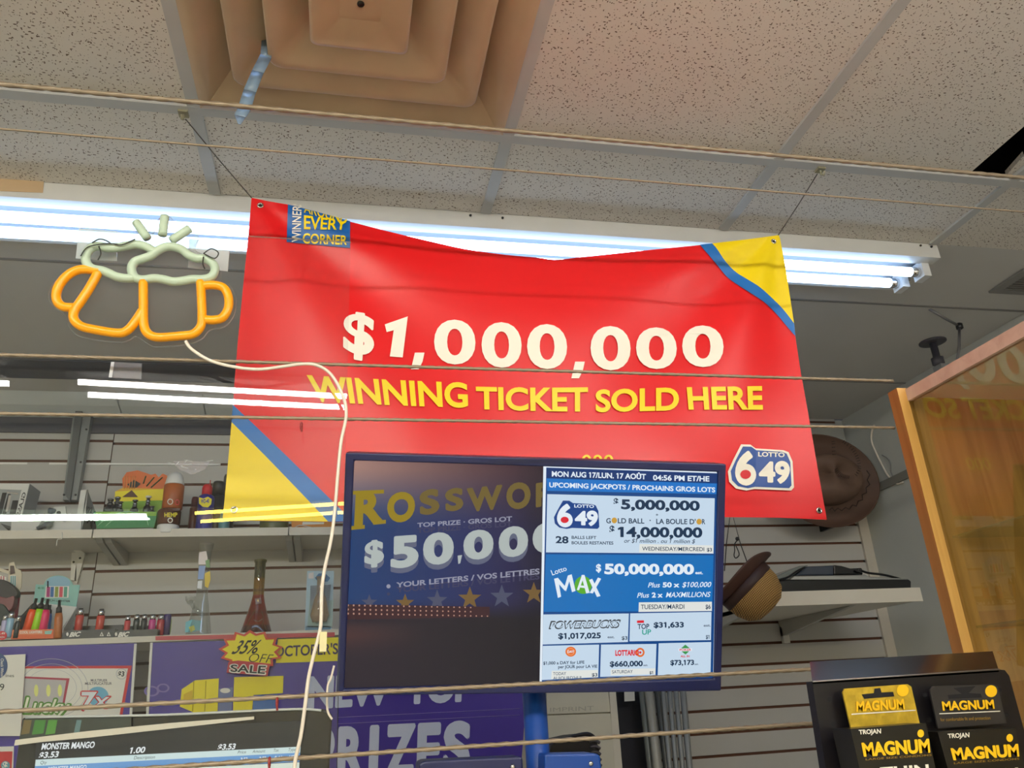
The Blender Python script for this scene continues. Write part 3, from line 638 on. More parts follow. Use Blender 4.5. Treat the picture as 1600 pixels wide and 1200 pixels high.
m.add(A+B+Bk+Ak, [(i, (i+1) % 4, 4+(i+1) % 4, 4+i) for i in range(4)] + [(4+i, 4+(i+1) % 4, 8+(i+1) % 4, 8+i) for i in range(4)] + [(12+i, 12+(i+1) % 4, (i+1) % 4, i) for i in range(4)] + [(15, 14, 13, 12)], M_navy)
frame = m.build('frame', dis); bv = frame.modifiers.new('bevel', 'BEVEL'); bv.width = .0025; bv.segments = 2; bv.limit_method = 'ANGLE'
# dark left half: picture of the game
m = MB(); NX, NY = 40, 30; tl, tr, br, bl = (553.5, 719.5), (849, 728.5), (843, 1069), (537.5, 1077); vs = []; gl = []
def mixc(a, b, t): return tuple(a[i]*(1-t)+b[i]*t for i in range(3))
h2 = lambda h: tuple(int(h[i:i+2], 16)/255 for i in (1, 3, 5))
def shot(u, v):
    blue = mixc(h2('#1a3d70'), h2('#2a2858'), min(1, u*1.2)); blue = mixc(blue, h2('#20203c'), max(0, u-.6)*1.6)
    topc = mixc(h2('#a88278'), h2('#46303a'), min(1, u*1.15)); low = mixc(h2('#2e2630'), h2('#1c1a22'), u)
    if v < .28: c = mixc(topc, blue, max(0, min(1, (v-.04)/.24)))
    elif v < .62: c = blue
    else: c = mixc(blue, low, max(0, min(1, (v-.62)/.08)))
    if .70 < v < .85: c = mixc(c, h2('#6a4038'), max(0, .55-u*1.3)*(1-abs(v-.76)/.09 if abs(v-.76) < .09 else 0))
    if u > .85: c = mixc(c, h2('#181420'), (u-.85)*3)
    return c
for j in range(NY+1):
    for i in range(NX+1):
        u, v = i/NX, j/NY; x = (tl[0]*(1-u)+tr[0]*u)*(1-v)+(bl[0]*(1-u)+br[0]*u)*v; y = (tl[1]*(1-u)+tr[1]*u)*(1-v)+(bl[1]*(1-u)+br[1]*u)*v
        vs.append(SPn.at(x, y)); gl.append(shot(u, v))
m.glow = gl; E_shot = emit_attr('screen_picture', .9); m.add(vs, [(j*(NX+1)+i, (j+1)*(NX+1)+i, (j+1)*(NX+1)+i+1, j*(NX+1)+i+1) for j in range(NY) for i in range(NX)], E_shot)
Eg = lambda n, c: emit(n, c, 1.0)
e_gold, e_gold2, e_sil, e_sil2, e_dim, e_dk = Eg('screen_gold', '#8f7a18'), Eg('screen_dim_gold', '#6a5a2c'), Eg('screen_silver', '#a9b2b0'), Eg('screen_silver_shade', '#5a5f76'), Eg('screen_grey', '#8c8ea0'), Eg('screen_ghost', '#3c3a58')
STX = lambda t, q, e, b=.03, off=.0006, **k: m.text(t, q, SPn, e, b, off, **k)
for t, q, e in (('R', ((556,769),(598,766),(598,815),(553,826)), e_gold), ('O', ((604,771),(649,767),(648,813),(606,818)), e_gold), ('S', ((655,768),(686,762),(687,801),(656,806)), e_gold2), ('S', ((695,765),(724,761),(724,796),(696,800)), e_gold2), ('W', ((729,763),(785,757),(784,795),(731,800)), e_gold2), ('O', ((790,756),(829,752),(829,793),(792,797)), e_gold2)): STX(t, q, e, .05)
STX('R', ((837,755),(866,751),(866,788),(837,793)), e_gold2, .05, clip=((.36, 0), (1, 0)))
for (x0, x1, y0, y1) in ((550, 600, 766, 772),(549, 570, 821, 827),(583, 603, 813, 819)): m.ppoly([(x0, y0+1), (x1, y0-1), (x1, y1-1), (x0, y1+1)], SPn, e_gold, .0006)
STX('TOP PRIZE · GROS LOT', ((652,825),(800,814.5),(800,822.5),(652,833)), e_dk, .03, .0005); STX('TOP PRIZE · GROS LOT', ((652,817),(800,806.5),(800,814),(652,824)), e_dim, .03)
for t, q in (('$', ((570,845),(600,842),(600,885),(569,888))), ('5', ((611,838),(654,835),(654,885),(610,889))), ('0', ((661,833),(709,830),(709,880),(661,884))), ('0', ((724,829),(771,826),(771,872),(724,876))), ('0', ((779,824),(825,820),(825,868),(779,872)))):
    STX(t, tuple((x, y+8) for x, y in q), e_sil2, .045, .0005, ink=True); STX(t, q, e_sil, .045, .0009, ink=True)
STX('0', ((832,818),(878,814),(878,862),(832,866)), e_sil, .045, .0009, ink=True, clip=((.33, 0), (1, 0)))
m.ppoly([(715,868), (722,867), (719,880), (716,881)], SPn, e_sil, .0008)
STX('YOUR LETTERS / VOS LETTRES', ((619,917),(843,895),(843,905),(619,926)), e_dk, .03, .0005); STX('YOUR LETTERS / VOS LETTRES', ((619,910),(843,888),(843,897),(619,918)), e_dim, .03); m.disc(607, 916, 3.2, 3.2, SPn, e_dim); m.disc(607, 928, 2.5, 2.5, SPn, e_dk)
e_star, e_star2 = Eg('screen_star_silver', '#474b62'), Eg('screen_star_gold', '#6e5630')
for cx, cy, r, e in ((577,941,13,e_star),(633,942,15,e_star2),(683,938,17,e_star),(734,935,19,e_star2),(784,932,19,e_star),(834,927,18,e_star2)):
    m.ppoly([(min(846, cx+(r if k % 2 == 0 else r*.4)*math.sin(k*.6283)), cy-(r if k % 2 == 0 else r*.4)*math.cos(k*.6283)) for k in range(10)], SPn, e, .0006)
e_dot, e_band = Eg('screen_bulb', '#b08878'), Eg('screen_band', '#3a2026')
m.ppoly([(541, 944), (765, 948), (765, 964), (541, 968)], SPn, e_band, .0007)
for rr in range(3):
    for k in range(26):
        if rr < 2 and k > 22: continue
        x = 544+8.7*k; y = 945.5+rr*6.5+k*.16; m.disc(x, y, 1.5-.012*k, 1.7-.02*k, SPn, e_dot, .0009, 6)
m.build('picture', dis)
# lit right half: the jackpot board
m = MB(); e_w = Eg('screen_white', '#dfe9f2'); e_bg = Eg('screen_blue_dark', '#0b4484'); e_hd = Eg('screen_header', '#10346e'); e_h2 = Eg('screen_bar', '#1670c4'); e_lt = Eg('screen_pale', '#c2d6e8'); e_mx = Eg('screen_blue_mid', '#0f6cb6'); e_tx = Eg('screen_ink', '#16324f'); e_cr = Eg('screen_cream', '#dde0dc'); e_nb = Eg('screen_dull', '#4a5a70')
m.ppoly([(849, 728.5), (1122.5, 737.5), (1116.5, 1060.5), (843, 1069)], SPn, e_w, 0); m.ppoly([(853.5, 730.5), (1120.5, 739.5), (1114, 1059), (846.5, 1067)], SPn, e_bg, .0002)
m.ppoly([(854, 731), (1120, 740), (1120, 755), (854, 746.5)], SPn, e_hd, .0004); m.ppoly([(854, 747.5), (1120, 755.5), (1119, 772), (855, 767)], SPn, e_h2, .0004)
def JT(t, x0, y0, x1, y1, h, e, b=.03, **k): m.text(t, ((x0, y0), (x1, y1), (x1, y1+h), (x0, y0+h)), SPn, e, b, .0010, **k)
JT('MON AUG 17/LUN. 17 AOÛT', 862, 736, 1009, 740.5, 8.5, e_w); JT('04:56 PM ET/HE', 1020, 742, 1108, 744, 8.3, e_w); JT('UPCOMING JACKPOTS / PROCHAINS GROS LOTS', 858, 753.5, 1117, 761.5, 7.8, e_w)
m.ppoly([(855, 772), (1116.6, 778.5), (1114.7, 865), (853, 863)], SPn, e_lt, .0004)
lotto(m, SPn, lambda a, b: (862+77*a, 779+49*b+2*a), rim=False)
JT('$', 958.5, 778, 966, 778.5, 10.5, e_tx); JT('5,000,000', 970, 780, 1093, 782.5, 15.5, e_tx, .04); JT('+', 1024, 802, 1028.5, 802, 4.5, e_tx, .01)
JT('G', 947, 809.5, 954, 809.6, 8, e_tx, .02); JT('LD BALL', 965, 809.5, 1006.5, 810, 8, e_tx, .02); m.disc(959.6, 813, 4.3, 4.6, SPn, Eg('screen_ball', '#c89a3c'), .001); m.disc(1015.5, 813, 1, 1, SPn, e_tx, .001)
JT("LA BOULE D'", 1025, 810.5, 1086.5, 811, 8, e_tx, .02); m.disc(1092, 815, 4.2, 4.6, SPn, Eg('screen_ball', '#c89a3c'), .001); JT('R', 1096.5, 811, 1101.6, 811, 8, e_tx, .02)
JT('$', 952, 821, 960, 821.2, 11.5, e_tx); JT('14,000,000', 965, 823, 1097, 824, 16, e_tx, .04); JT('or $1 million . ou 1 million $', 975, 841.5, 1086, 842.5, 6.2, e_tx, .005, shear=.25)
JT('28', 868, 837.5, 888, 838, 11, e_tx, .03); JT('BALLS LEFT', 893, 837, 931.5, 837.5, 4.8, e_tx, .02); JT('BOULES RESTANTES', 893, 845.5, 958, 846, 4.8, e_tx, .02)
m.ppoly([(999, 850), (1114, 852), (1114, 864), (998.5, 863)], SPn, e_cr, .0007); JT('WEDNESDAY/MERCREDI', 1003, 854, 1100, 855, 6, e_tx, .01); JT('$3', 1104, 856, 1112, 856, 5.5, e_tx, .02)
m.ppoly([(853, 866), (1114.7, 867.5), (1112.5, 954.5), (849.5, 956)], SPn, e_mx, .0004); m.text('Lotto', ((860, 891), (883, 884), (886, 891), (863, 899)), SPn, e_w, .01, .001)
m.disc(911, 914, 13.5, 14, SPn, Eg('screen_green', '#57a82c'), .0007)
for L in ([(865.5,904),(871.5,902.5),(876.5,932),(871.5,934)], [(865.5,904),(871.5,902.5),(884,917.5),(882.5,923)], [(887,899),(893,897),(884,924),(881.5,918)], [(887,899),(893,897),(899,923),(893.5,925)], [(901,921.5),(909,898),(913,898),(904.5,922)], [(908,899),(913,898),(921,926),(915.5,927)], [(904,914),(917,915.5),(918,919),(903.5,917.5)], [(920,906),(925,904),(938,931),(932.5,932.5)], [(934,902),(939,904),(926,927),(921,926)]): m.ppoly(L, SPn, e_w, .0012)
JT('$', 931, 881, 939, 881, 12, e_w, .04); JT('50,000,000', 944, 880.5, 1084, 881, 16.5, e_w, .045); JT('est.', 1086, 892, 1098, 892, 5, e_w, .03)
JT('Plus', 1012, 910, 1031, 909.8, 7.8, e_w, .01, shear=.25); JT('50 x', 1035, 909.6, 1061, 909.4, 8, e_w, .04); JT('$100,000', 1065.5, 909.3, 1111, 909, 8, e_w, .01, shear=.25)
JT('Plus', 995, 926, 1014, 925.6, 7.8, e_w, .01, shear=.25); JT('2 x', 1018, 925.5, 1035, 925.3, 8, e_w, .04); JT('MAXMILLIONS', 1040, 925.2, 1110, 924.5, 8, e_w, .01, shear=.25)
m.ppoly([(998, 941), (1112, 940), (1112, 954.5), (997.5, 956)], SPn, e_cr, .0007); JT('TUESDAY/MARDI', 1001, 944.5, 1069, 944, 7, e_tx, .01); JT('$6', 1102, 944.5, 1110, 944.3, 6.8, e_tx, .02)
m.ppoly([(849, 960), (982.5, 958.5), (981, 1003), (847.5, 1007)], SPn, e_lt, .0004); m.ppoly([(984.5, 958.3), (1111.5, 956), (1110.6, 1000), (983.4, 1002)], SPn, e_lt, .0004)
m.text('POWERBUCKS', ((858, 970), (970, 967.5), (967.5, 981), (857, 983)), SPn, Eg('screen_outline', '#3a4048'), .06, .0008, shear=.2); m.text('POWERBUCKS', ((860, 972), (968, 969.7), (966, 979), (859, 981)), SPn, e_lt, .012, .0013, shear=.2)
JT('$1,017,025', 872, 989, 938.5, 988, 9, e_tx, .035); JT('est.', 949, 993, 960, 993, 4, e_nb, .02); JT('$3', 971, 994, 980, 993.7, 5.5, e_tx, .02)
m.ppoly([(995, 969.3), (1006, 969), (1006, 973), (995, 973.3)], SPn, Eg('screen_red', '#d81f30'), .0007); JT('TOP', 996, 974.8, 1014, 974.3, 8, e_tx, .02); JT('UP', 1003, 983.5, 1017, 983, 8, Eg('screen_teal', '#1c9c8a'), .02); JT('$31,633', 1021, 972, 1068, 971.5, 8.5, e_tx, .035); JT('est.', 1099, 975, 1110, 974.7, 4, e_nb, .02); JT('$1', 1102.5, 992, 1108, 992, 6, e_tx, .02)
m.ppoly([(848, 1009), (936, 1007), (934.7, 1058), (846.6, 1062.5)], SPn, e_lt, .0004); m.ppoly([(939, 1007), (1025.6, 1006), (1024, 1055), (937.5, 1057.5)], SPn, e_lt, .0004); m.ppoly([(1029, 1005), (1111, 1003), (1110, 1053), (1027.5, 1055)], SPn, e_lt, .0004)
e_or = Eg('screen_orange', '#e06a24'); m.disc(891.6, 1018, 8.3, 7.8, SPn, e_or, .0007); m.disc(891.6, 1018, 6.2, 5.6, SPn, Eg('screen_peach', '#f0a070'), .0009, 20, .82); JT('DAY', 886.5, 1016, 897, 1015.8, 4, e_w, .03)
JT('$1,000 a DAY for LIFE', 848.5, 1033.5, 913, 1032, 4.8, e_tx, .02); JT('per JOUR pour LA VIE', 872, 1039.3, 933, 1038.2, 4.8, e_tx, .02); m.ppoly([(862, 1048), (934, 1046.5), (934, 1058), (861, 1061)], SPn, e_cr, .0006)
JT('TODAY', 864, 1050, 884.4, 1049.6, 4.8, e_nb, .01); JT("AUJOURD'HUI", 864, 1057, 908, 1056, 4.8, e_nb, .01); JT('$3', 924.5, 1051.5, 933, 1051.3, 5.2, e_tx, .02)
JT('LOTTARIO', 961, 1015.5, 998, 1014.8, 9, Eg('screen_red', '#d81f30'), .05); m.disc(1000, 1019, 6.8, 7.2, SPn, e_or, .0012, 20, .6); m.disc(1000, 1019, 1.8, 1.9, SPn, Eg('screen_red', '#d81f30'), .0014)
JT('$660,000', 952.5, 1033, 1004, 1032, 8.5, e_tx, .035); JT('est.', 1005, 1037.5, 1012, 1037.3, 3, e_nb, .02); m.ppoly([(954, 1045.5), (1024, 1044), (1024, 1053), (954, 1055)], SPn, e_cr, .0006); JT('SATURDAY', 956, 1047, 988.5, 1046.4, 5, e_nb, .01); JT('$1', 1014.5, 1048.5, 1020, 1048.3, 4.6, e_tx, .02)
m.ppoly([(1061.5, 1015), (1070.5, 1007), (1079.8, 1014.5), (1070.8, 1022.5)], SPn, Eg('screen_green2', '#3c9450'), .0007); m.ppoly([(1060, 1013), (1081, 1012.5), (1081, 1017), (1060, 1017.5)], SPn, e_w, .0009); JT('POKER', 1061.5, 1013.5, 1079.5, 1013.2, 3.2, Eg('screen_red', '#d81f30'), .03)
JT('ALL IN', 1063, 1023.5, 1077, 1023.3, 3.3, Eg('screen_red', '#d81f30'), .03); JT('$73,173', 1047, 1031, 1084, 1030.6, 8, e_tx, .035); JT('est.', 1085, 1036, 1091, 1035.8, 2.8, e_nb, .02)
m.build('jackpot_board', dis)
m = MB(); m.lathe([(.0178, 0), (.0178, 1.0)], (PX_, PYp, 1.36), M_navy if False else M_royal, (0, 0, 1), 32)
m.v = [Vector((v.x, v.y, .3+(v.z-1.36)*(Z(.375)-.3))) for v in m.v]; m.build('pole', dis)
m = MB(); zt = Z(.375); m.lathe([(.0186, -.03), (.0186, .002), (.0165, .004), (.0165, .001)], (PX_, PYp, zt), M_navy, (0, 0, 1), 32); m.tube([(PX_+.006, PYp-.018, zt-.006), (PX_+.006, PYp-.0192, zt-.006)], .0012, M_black, 8); m.build('pole_cap', dis)
m = MB(); c = DC-nn*.043; m.box((PX_-.03, c.y-.005, c.z-.05), (PX_+.03, PYp-.01, c.z+.05), M_black); m.build('mount_bracket', dis)
# ticket box lower on the pole
BX = PY(1.20)
for pts, nm in (([(655, 1194), (662, 1189), (812, 1182.3), (817, 1183), (819, 1240), (655, 1250)], 'l'), ([(851, 1178.5), (930, 1177), (938, 1180), (945, 1240), (851, 1240)], 'r')):
    m = MB(); m.pprism(pts, BX, .06, M_royal if nm == 'r' else M_navy); o = m.build('side_box', dis); bv = o.modifiers.new('bevel', 'BEVEL'); bv.width = .003; bv.segments = 2
for p in ((801, 1198), (923, 1193)):
    m = MB(); q = BX.at(*p); m.lathe([(.0035, 0), (.0035, .002), (.0015, .003)], q, M_chrome, (0, -1, 0), 12); m.build('screw', dis)
# ================================================================== left wall fittings and shelves
M_steel = mat('grey_steel', '#84898a', .45, .3); M_steel2 = mat('pale_steel', '#b6b4ac', .4, .3)
S = PY(2.905)
up = thing('steel_upright', 'grey steel channel screwed upright on the slat wall at left', 'upright', S.at(118, 780))
m = MB(); m.pprism([(115, 640), (144, 640), (120, 781), (98, 781)], S, .03, M_steel); m.pprism([(118, 640), (129, 640), (109, 784), (101, 772)], PY(2.895), .01, mat('dark_steel', '#5d6264', .45, .3)); m.build('channel', up)
for p in ((135, 671), (126, 722), (118, 773), (100, 773)): m = MB(); c = S.at(*p); m.lathe([(.004, 0), (.003, .003)], c, M_black, (0, -1, 0), 10); m.build('screw', up)
SZ = Z(.559); SF = 2.69
def shelf(px0, px1, z, yf, label, name='metal_shelf', lip=.024, x0=None, x1=None, grp='metal shelves on the left slat wall', lipm=None):
    a = x0 if x0 is not None else PZ(z).at(*px0).x; b = x1 if x1 is not None else PZ(z).at(*px1).x
    t = thing(name, label, 'shelf', ((a+b)/2, 2.8, z), grp)
    m = MB(); m.box((a, yf+.002, z), (b, YW-.001, z+.012), M_beige); m.build('board', t)
    m = MB(); m.box((a, yf-.004, z-.002), (b, yf+.002, z+lip), lipm or M_beige); o = m.build('front_lip', t)
    return t, a, b
ta, a0, a1 = shelf(None, (141, 838), SZ, SF, 'pale metal shelf holding the white glass pipe box', x0=-1.6); tb_, b0, b1 = shelf((143, 838), (449, 833), SZ, SF, 'pale metal shelf with the green lighter box and spray can'); tc_, c0, c1 = shelf((451, 833), None, SZ, SF, 'pale metal shelf end with orange packets under the banner', x1=b1+.9)
def bracket(t, x, z, yf):
    m = MB(); m.prism([(x, yf+.01, z-.001), (x, YW-.002, z-.001), (x, YW-.002, z-.045), (x, yf+.03, z-.012)], (.02, 0, 0), M_steel2); m.prism([(x+.026, yf+.01, z-.001), (x+.026, YW-.002, z-.001), (x+.026, YW-.002, z-.045), (x+.026, yf+.03, z-.012)], (.02, 0, 0), M_steel2); m.build('bracket', t)
bracket(tb_, b0+.004, SZ, SF); bracket(tc_, c0-.012, SZ, SF)
S = PY(2.93)
wb = thing('wall_bracket', 'bare white shelf bracket hooked on the slat wall under the shelf', 'bracket', S.at(118, 912))
m = MB(); m.pprism([(112, 862), (120, 858), (119, 908), (110, 906)], S, .02, M_white); m.pprism([(121, 858), (132, 864), (131, 872), (120, 912), (116, 910)], S, .02, M_white); m.pprism([(93, 846), (112, 850), (132, 864), (131, 870), (110, 858), (92, 850)], PY(2.90), .008, M_white); m.build('arm', wb)
for p in ((125, 872), (115, 878)): m = MB(); m.lathe([(.004, 0), (.003, .002)], S.at(*p), M_black, (0, -1, 0), 10); m.build('screw', wb)
m = MB(); m.tube(pxpath([(97, 832), (96, 842), (90, 843), (88, 853)], PY(2.683), 4), .0014, mat('wire_white', '#d6d6cc', .4), 6); tag(m.build('wire_hook'), 'thin wire hook hanging from the left shelf edge', 'hook')
# ---- things on the upper shelf: floor of the shelf at ST
ST = SZ+.0121
def base(px, Y): return PY(Y).at(px, 830).x
def onz(p, z): return Vector((p.x, p.y, z))
# white tray box of glass pipes
bx = thing('pipe_display_box', 'open white counter box of glass pipes with sloping lettered side', 'box', onz(PY(2.76).at(70, 830), ST))
M_card = mat('white_card', '#dfe0dc', .6); M_cardg = mat('grey_card', '#a2a6a6', .6); P0 = PY(2.735)
x_l, x_r = PY(2.735).at(20, 810).x, PY(2.735).at(132, 810).x
m = MB(); m.pprism([(18, 812), (128, 812), (126, 828), (17, 829)], P0, .006, M_card); m.floor_at(ST).build('front_panel', bx)
m = MB(); m.box((x_l-.01, 2.735, ST), (x_r, 2.90, ST+.006), M_card); m.build('bottom_panel', bx)
m = MB(); m.pprism([(33, 767), (46, 756), (34, 806), (24, 806)], PY(2.738), .004, M_card); m.text('GLASS', ((35.5, 769), (25.5, 805), (31, 806), (41, 770)), PY(2.738), M_pblack, .02, .001); m.floor_at(ST).build('side_panel', bx)
m = MB(); m.pprism([(126, 766), (137, 765), (133, 806), (127, 828), (120, 806)], PY(2.738), .004, M_card); m.floor_at(ST).build('side_panel', bx)
m = MB(); pa = [PY(2.738).at(137, 765), PY(2.738).at(127, 828)]; m.prism([pa[0], pa[1], pa[1]+Vector((0, .15, 0)), pa[0]*1+Vector((0, .15, -.06))], (-.003, 0, 0), M_cardg)
for k in range(14):
    q = pa[0]*.6+pa[1]*.4+Vector((.0012, .01+.008*k, random.uniform(-.02, .01))); m.tube([q, q+Vector((0, random.uniform(-.006, .01), -.035))], .0022, M_pblack, 5)
m.floor_at(ST+.002).build('printed_side', bx)
bl_ = thing('glass_pipe_box', 'white and black printed box of glass pipes at the far left shelf end', 'box', onz(PY(2.77).at(15, 820), ST))
m = MB(); m.pprism([(-12, 755), (47, 756), (33, 806), (20, 829), (-12, 830)], PY(2.752), .10, M_cardg); m.ppoly([(-12, 755), (46, 756), (42, 766), (-12, 764)], PY(2.752), M_card, .001)
for q in ([(4,770),(11,770),(3,803),(-4,803)], [(13,772),(17,772),(10,803),(4,803)], [(20,782),(29,782),(25,803),(15,803)]): m.ppoly(q, PY(2.752), M_pblack, .0015)
for q in ([(11,768),(29,771),(29,773),(11,771)], [(14,774),(18,774),(13,800),(9,800)]): m.ppoly(q, PY(2.752), M_chrome, .002)
for k in range(5): m.tube(pxpath([(2+3*k, 818+k), (8+2*k, 824), (14, 829)], PY(2.750), 3), .0008, M_pblack, 5)
m.floor_at(ST).build('printed_card', bl_)
M_glass = glass('pipe_glass', '#dfe6e4', .10, '#f0f4f2', gain=1.6, body=.12)
for pts, r, lb in (([(62, 826), (72, 810), (80, 800)], .008, 'glass pipe with dark tip in the open white box'), ([(104, 812), (92, 806), (82, 812), (76, 822)], .009, 'curved glass pipe lying in the open white box')):
    P1 = PY(2.725); t = thing('glass_pipe', lb, 'glass pipe', P1.at(*pts[0]), 'glass pipes in the white box'); m = MB(); m.tube(pxpath(pts, P1, 4), r, M_glass, 12); m.build('stem', t)
    c = P1.at(*pts[-1]); m = MB(); m.lathe([(.006, -.008), (.011, 0), (.012, .008), (.009, .012)], c, mat('smoke_glass', '#4a5260', .1) if r < .0085 else M_glass, (.3, -.2, 1), 14); m.build('bowl', t)
m = MB(); m.pprism([(84, 792), (102, 791), (104, 812), (80, 814)], PY(2.73), .012, M_card); m.disc(92, 801, 3.5, 2.5, PY(2.73), M_pblack, .001); tag(m.build('hang_tag'), 'white card tag with a dark hole standing in the pipe box', 'tag')
P1 = PY(2.722); m = MB(); m.tube([P1.at(58, 826), P1.at(78, 817)], .0065, mat('pen_grey', '#66707a', .3, .3), 10); m.tube([P1.at(52, 829), P1.at(58, 826)], .003, M_white, 8); tag(m.build('dab_pen'), 'grey pen leaning across the front of the white pipe box', 'pen')
# green lighter display with flame card
gd = thing('lighter_display', 'green counter box of torch lighters with orange flame card', 'display box', onz(PY(2.78).at(197, 828), ST))
G1 = mat('display_green', '#2e8a4c', .45); G2 = mat('display_lime', '#86b92c', .45); P2 = PY(2.72)
m = MB(); m.pprism([(146, 800), (246, 800), (241, 824), (151, 826)], P2, .09, G1, G2); m.pprism([(150, 799.5), (245, 799.5), (244, 806), (148, 806)], PY(2.7195), .001, G2)
for pts in ([(152, 822), (170, 808), (198, 799), (225, 806), (232, 821)], [(165, 822), (182, 808), (200, 800)]): m.tube(pxpath(pts, PY(2.7185), 5), .0011, mat('mint_line', '#9fdcae', .4), 6)
m.pprism([(151, 826), (240, 824), (238, 830), (151, 832)], PY(2.725), .08, M_cardg); m.floor_at(ST).build('tray', gd)
PC = PY(2.80); m = MB(); fl_ = mat('flame_orange', '#e2702c', .45); 
card = [(178, 800), (180, 768), (192, 762), (191, 748), (198, 738), (215, 735), (231, 740), (236, 742), (243, 740), (248, 746), (254, 740), (261, 743), (261, 752), (256, 764), (255, 800)]
m.pprism(card, PC, .003, mat('flame_yellow', '#e8b416', .45)); m.ppoly([(192, 762), (191, 748), (198, 738), (215, 735), (231, 740), (236, 742), (243, 740), (248, 746), (254, 740), (261, 743), (261, 752), (254, 764)], PC, fl_, .0006)
m.ppoly([(178.5, 790), (180, 768), (255.5, 764), (255, 790)], PC, M_pyel, .0010); m.ppoly([(178.2, 800), (179, 784), (255, 782), (255, 800)], PC, G2, .0014)
m.ppoly([(199, 757), (210, 750), (220, 756), (214, 762), (204, 762)], PC, M_pblack, .002); m.ppoly([(191, 777), (206, 766), (216, 777)], PC, mat('print_brown', '#5a3a20', .5), .002)
for a, b in (((229, 760), (241, 746)), ((236, 762), (254, 746)), ((224, 756), (228, 744))): m.tube([PC.at(*a)+PC.n*.002, PC.at(*b)+PC.n*.002], .0022, mat('print_dkgreen', '#3a5a30', .5), 6)
for k in range(5): m.tube([PC.at(194+k*4, 764)+PC.n*.002, PC.at(196+k*4, 744)+PC.n*.002], .0013, mat('flame_line', '#f2a860', .5), 5)
m.floor_at(ST).build('header_card', gd)
M_beadg = mat('bead_silver', '#8e8e8a', .2, .9)
for (px, py, h), lb in zip(((209, 790, 17), (229, 786, 21), (186, 790, 12), (236, 796, 9)), ('torch lighter with beaded black neck near the middle of the green box', 'torch lighter with white top at the right of the green box', 'torch lighter with beaded neck at the left of the green box', 'short dark torch lighter at the right end of the green box')):
    c = PY(2.755).at(px, 803); k = PY(2.755).at(px, py-h/2); hh = k.z-c.z
    t = thing('torch_lighter', lb, 'lighter', c, 'torch lighters in the green box'); m = MB(); m.lathe([(.013, 0), (.012, hh*.35), (.006, hh*.5), (.008, hh*.58), (.005, hh*.66), (.008, hh*.74), (.005, hh*.82), (.006, hh*.9)], c, M_black, mats=[M_black, M_black, M_beadg, M_black, M_beadg, M_black, M_beadg], seg=14); m.build('body', t)
    m = MB(); m.lathe([(.006, hh*.9), (.009, hh*.92), (.009, hh), (.007, hh*1.02)], c, M_white if py == 786 else M_beadg, seg=14); m.build('cap', t)
for px, py, lb in ((170, 781, 'dark beaded lighter left of the green box, behind its corner'), (181, 778, 'dark beaded lighter with bright cap just left of the flame card')):
    c = PY(2.80).at(px, 803); k = PY(2.80).at(px, py-2); hh = k.z-c.z; t = thing('torch_lighter', lb, 'lighter', c, 'torch lighters in the green box'); m = MB(); m.lathe([(.016, 0), (.015, hh*.4), (.007, hh*.55), (.010, hh*.65), (.006, hh*.75), (.009, hh*.85)], c, M_black, seg=14, mats=[M_black, M_black, M_beadg, M_black, M_beadg]); m.build('body', t); m = MB(); m.lathe([(.009, hh*.85), (.010, hh*.95), (.004, hh)], c, M_beadg, seg=14); m.build('cap', t)
# stacked jars
P3 = 2.715; c = onz(PY(P3).at(262, 828), ST)
j = thing('supplement_jar', 'dark brown jar with white base lid, lower of two stacked jars', 'jar', c, 'two stacked jars')
J_br = mat('label_brown', '#5a3220', .4); J_or = mat('label_orange', '#b4602c', .4, var=.2, scale=60); W2 = mat('white_lid', '#e6e6e2', .4)
zt = PY(P3).at(262, 797).z; r0 = (PY(P3).at(283, 815).x-PY(P3).at(247, 815).x)/2
m = MB(); m.lathe([(r0*.92, 0), (r0*.95, .004), (r0*.95, .026), (r0*.9, .028)], c, W2); m.build('lid', j)
m = MB(); h1 = zt-c.z; m.lathe([(r0*.85, .028), (r0, .034), (r0*1.02, h1-.006), (r0*.9, h1)], c, J_br)
q = PY(c.y-r0*1.02); m.text('HEMP', ((257, 801), (277, 801), (277, 808), (257, 808)), q, M_pyel, .02, .0006); m.disc(266, 813, 4.2, 4.2, q, M_pwhite, .0006, 16, .65); m.build('body', j)
c2 = Vector((c.x+.006, c.y, zt)); j = thing('supplement_jar', 'orange brown jar with white screw lid, upper of two stacked jars', 'jar', c2, 'two stacked jars')
zb = PY(P3).at(268, 758).z; ztop = PY(P3).at(268, 745).z; r1 = (PY(P3).at(284, 780).x-PY(P3).at(252, 780).x)/2
m = MB(); m.lathe([(r1*.9, 0), (r1, .005), (r1, zb-zt-.004), (r1*.9, zb-zt)], c2, J_or); q = PY(c2.y-r1*1.01); m.disc(266, 784, 4.6, 4.8, q, M_pwhite, .0006, 16, .7); m.disc(277, 785, 3.6, 4.6, q, M_pred, .0006, 16, .7); m.ppoly([(255, 794), (282, 794), (280, 798), (256, 798)], q, J_br, .0005); m.build('body', j)
m = MB(); m.lathe([(r1*.93, zb-zt), (r1*.95, zb-zt+.003), (r1*.78, ztop-zt), (r1*.7, ztop-zt+.004), (r1*.5, ztop-zt+.012)], c2, W2); m.build('lid', j)
